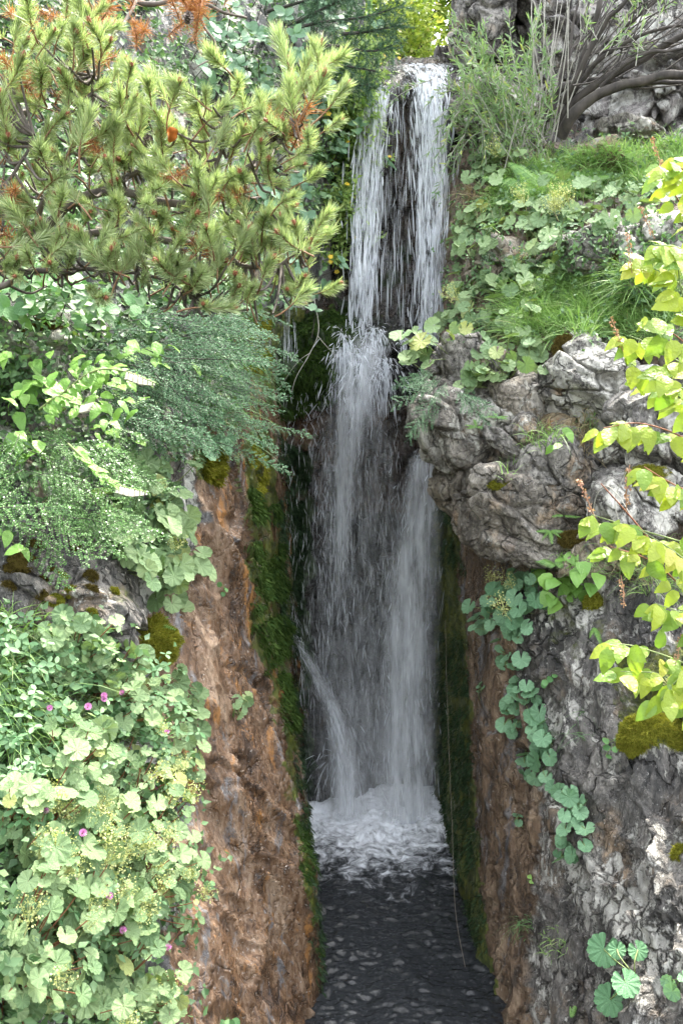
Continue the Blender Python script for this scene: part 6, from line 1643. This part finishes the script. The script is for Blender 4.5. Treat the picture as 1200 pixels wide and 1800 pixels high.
def potentilla(label, poly, n, size, mat, lift, flowers, seed):
    rng = np.random.default_rng(seed); hs = [hit(x, y) for x, y in poly_samples(poly, 160, 4)]
    B = np.array([tuple(h[0]) for h in hs]); Nn = np.array([tuple(h[1]) for h in hs]); root = thing('flowering_shrub', label, 'shrub', tuple(B[0]))
    k = rng.integers(0, len(B), n); C = B[k] + Nn[k] * rng.uniform(*lift, (n, 1)) + rng.normal(0, .03, (n, 3))
    v, f = leaf_cloud(C, Nn[k], n, size, 0.22, rng); mb = MB(); mb.add(v, None, f); part('foliage', mb, mat, root, kind='stuff')
    sb = MB()
    for i in range(40):
        a = B[rng.integers(0, len(B))]; e = C[rng.integers(0, n)]
        if np.linalg.norm(a - e) < 0.4: tube(sb, curve([a, (a + e) / 2 + rng.normal(0, .02, 3), e], 6), 0.0016, 4)
    part('stem', sb, M_BARKD, root, kind='stuff')
    fm = MB()
    for q in range(5):
        a = q * 1.257; o = np.array([math.cos(a), math.sin(a), .15]); s = np.array([-math.sin(a), math.cos(a), 0]); fm.add([(0, 0, 0), o * .6 + s * .45, o * 1.0, o * .6 - s * .45], [[0, 1, 2, 3]])
    fme = fm.mesh('flower', M_YFLOWER)
    for i in range(flowers):
        j = rng.integers(0, n); inst('flower', fme, frame(C[j] + Nn[k[j]] * .03, Vector((0, -1, .5)) + rv(.3), rv(), random.uniform(.011, .017)), root)
potentilla('shrub with small yellow flowers trailing down left of the fall', [(575, 60), (650, 90), (645, 170), (625, 300), (610, 460), (580, 440), (600, 300), (560, 200)], 6500, (0.02, 0.042), M_FARGREEN, (0.02, 0.25), 34, 5)
jun = thing('juniper', 'dark fine-needled conifer branch hanging in above the fall', 'conifer', tuple(P(520, 60, 5.0)))
for ctrl in ([(480, 60, 4.9), (560, 40, 4.85), (640, 30, 4.8), (705, 10, 4.8)], [(500, 90, 4.9), (580, 80, 4.85), (650, 90, 4.8), (690, 80, 4.78)], [(520, 40, 4.9), (600, 0, 4.85), (680, -30, 4.8)], [(540, 110, 4.9), (600, 115, 4.85), (660, 125, 4.8)],
             [(600, 60, 4.85), (650, 55, 4.8), (700, 45, 4.8)], [(560, 130, 4.9), (610, 150, 4.86), (650, 148, 4.84)], [(470, 20, 4.9), (540, 0, 4.85), (600, -20, 4.8)]):
    pts = curve([P(*c) for c in ctrl], 26); mb = MB(); tube(mb, pts, np.linspace(0.009, 0.003, 26), 6); br = part('branch', mb, M_BARKD, jun)
    ends = []
    for i in range(4, 26):
        for q in range(3):
            ends.append((pts[i], pts[i] + np.array([random.uniform(.0, .10), random.gauss(0, .05), random.gauss(0, .07)])))
    V = MB(); rr = np.random.default_rng(len(ends) + int(ctrl[0][0]))
    for a, e in ends:
        n = 46; f = rr.uniform(0, 1, n)[:, None]; b = a + (e - a) * f; d = (e - a) / (np.linalg.norm(e - a) + 1e-6) + rr.normal(0, .6, (n, 3)); d /= np.linalg.norm(d, axis=1, keepdims=True)
        s = np.cross(d, rr.normal(size=(n, 3))); s /= np.linalg.norm(s, axis=1, keepdims=True)
        v = np.stack([b - s * .0012, b + s * .0012, b + d * rr.uniform(.016, .03, (n, 1))], 1); V.add(v.reshape(-1, 3), None, np.arange(n * 3).reshape(-1, 3))
    part('needle_spray', V, M_CONIF, jun, kind='stuff')

# ================================================================== LOOSE TWIGS AND THE THIN WIRE
def single_tube(name, label, cat, ctrl, r0, r1, mat, sides=5):
    pts = curve([P(*c) for c in ctrl], 60); mb = MB(); tube(mb, pts - pts[0], np.linspace(r0, r1, 60), sides)
    o = link(name, mb.mesh(name, mat)); o.location = tuple(pts[0]); tag(o, label, cat); return o
M_WIRE = plain_material('thin_stalk', (0.16, 0.13, 0.10), (0.26, 0.22, 0.17), 0.6, 40)
single_tube('hanging_stalk', 'long thin stalk hanging in front of the dark right gorge wall', 'stalk', [(782, 1090, 4.3), (786, 1250, 4.2), (794, 1450, 4.0), (800, 1600, 3.75), (818, 1705, 3.55)], 0.0009, 0.0008, M_WIRE)
twg = thing('bare_twig', 'bare forked twig hanging beside the mossy ledge', 'twig', tuple(P(555, 530, 4.8)))
for ctrl, r in (([(552, 525, 4.8), (560, 580, 4.78), (545, 620, 4.75), (522, 660, 4.72), (512, 690, 4.7)], 0.003), ([(558, 590, 4.78), (575, 610, 4.76), (590, 625, 4.74)], 0.002), ([(545, 620, 4.75), (520, 640, 4.72), (480, 700, 4.7)], 0.0016)):
    mb = MB(); tube(mb, curve([P(*c) for c in ctrl], 24), np.linspace(r, r * .4, 24), 5); part('branch', mb, M_GREYTWIG, twg)
single_tube('dry_stalk', 'dry curved stalk arching over the lower outcrop boulder', 'stalk', [(1040, 935, 3.2), (1045, 880, 3.15), (1062, 855, 3.1), (1085, 870, 3.05), (1110, 910, 3.0)], 0.0024, 0.0014, M_GREYTWIG)
single_tube('dry_stalk', 'thin dry stalk looping beside the mossy boulder at right', 'stalk', [(1090, 930, 3.1), (1080, 880, 3.1), (1095, 840, 3.08), (1105, 820, 3.05)], 0.002, 0.0012, M_GREYTWIG)
single_tube('dry_stalk', 'straight dead stem standing among the clumps of the right outcrop', 'stalk', [(1150, 960, 2.4), (1100, 900, 2.35), (1055, 850, 2.3)], 0.0026, 0.0014, M_REDSTEM)
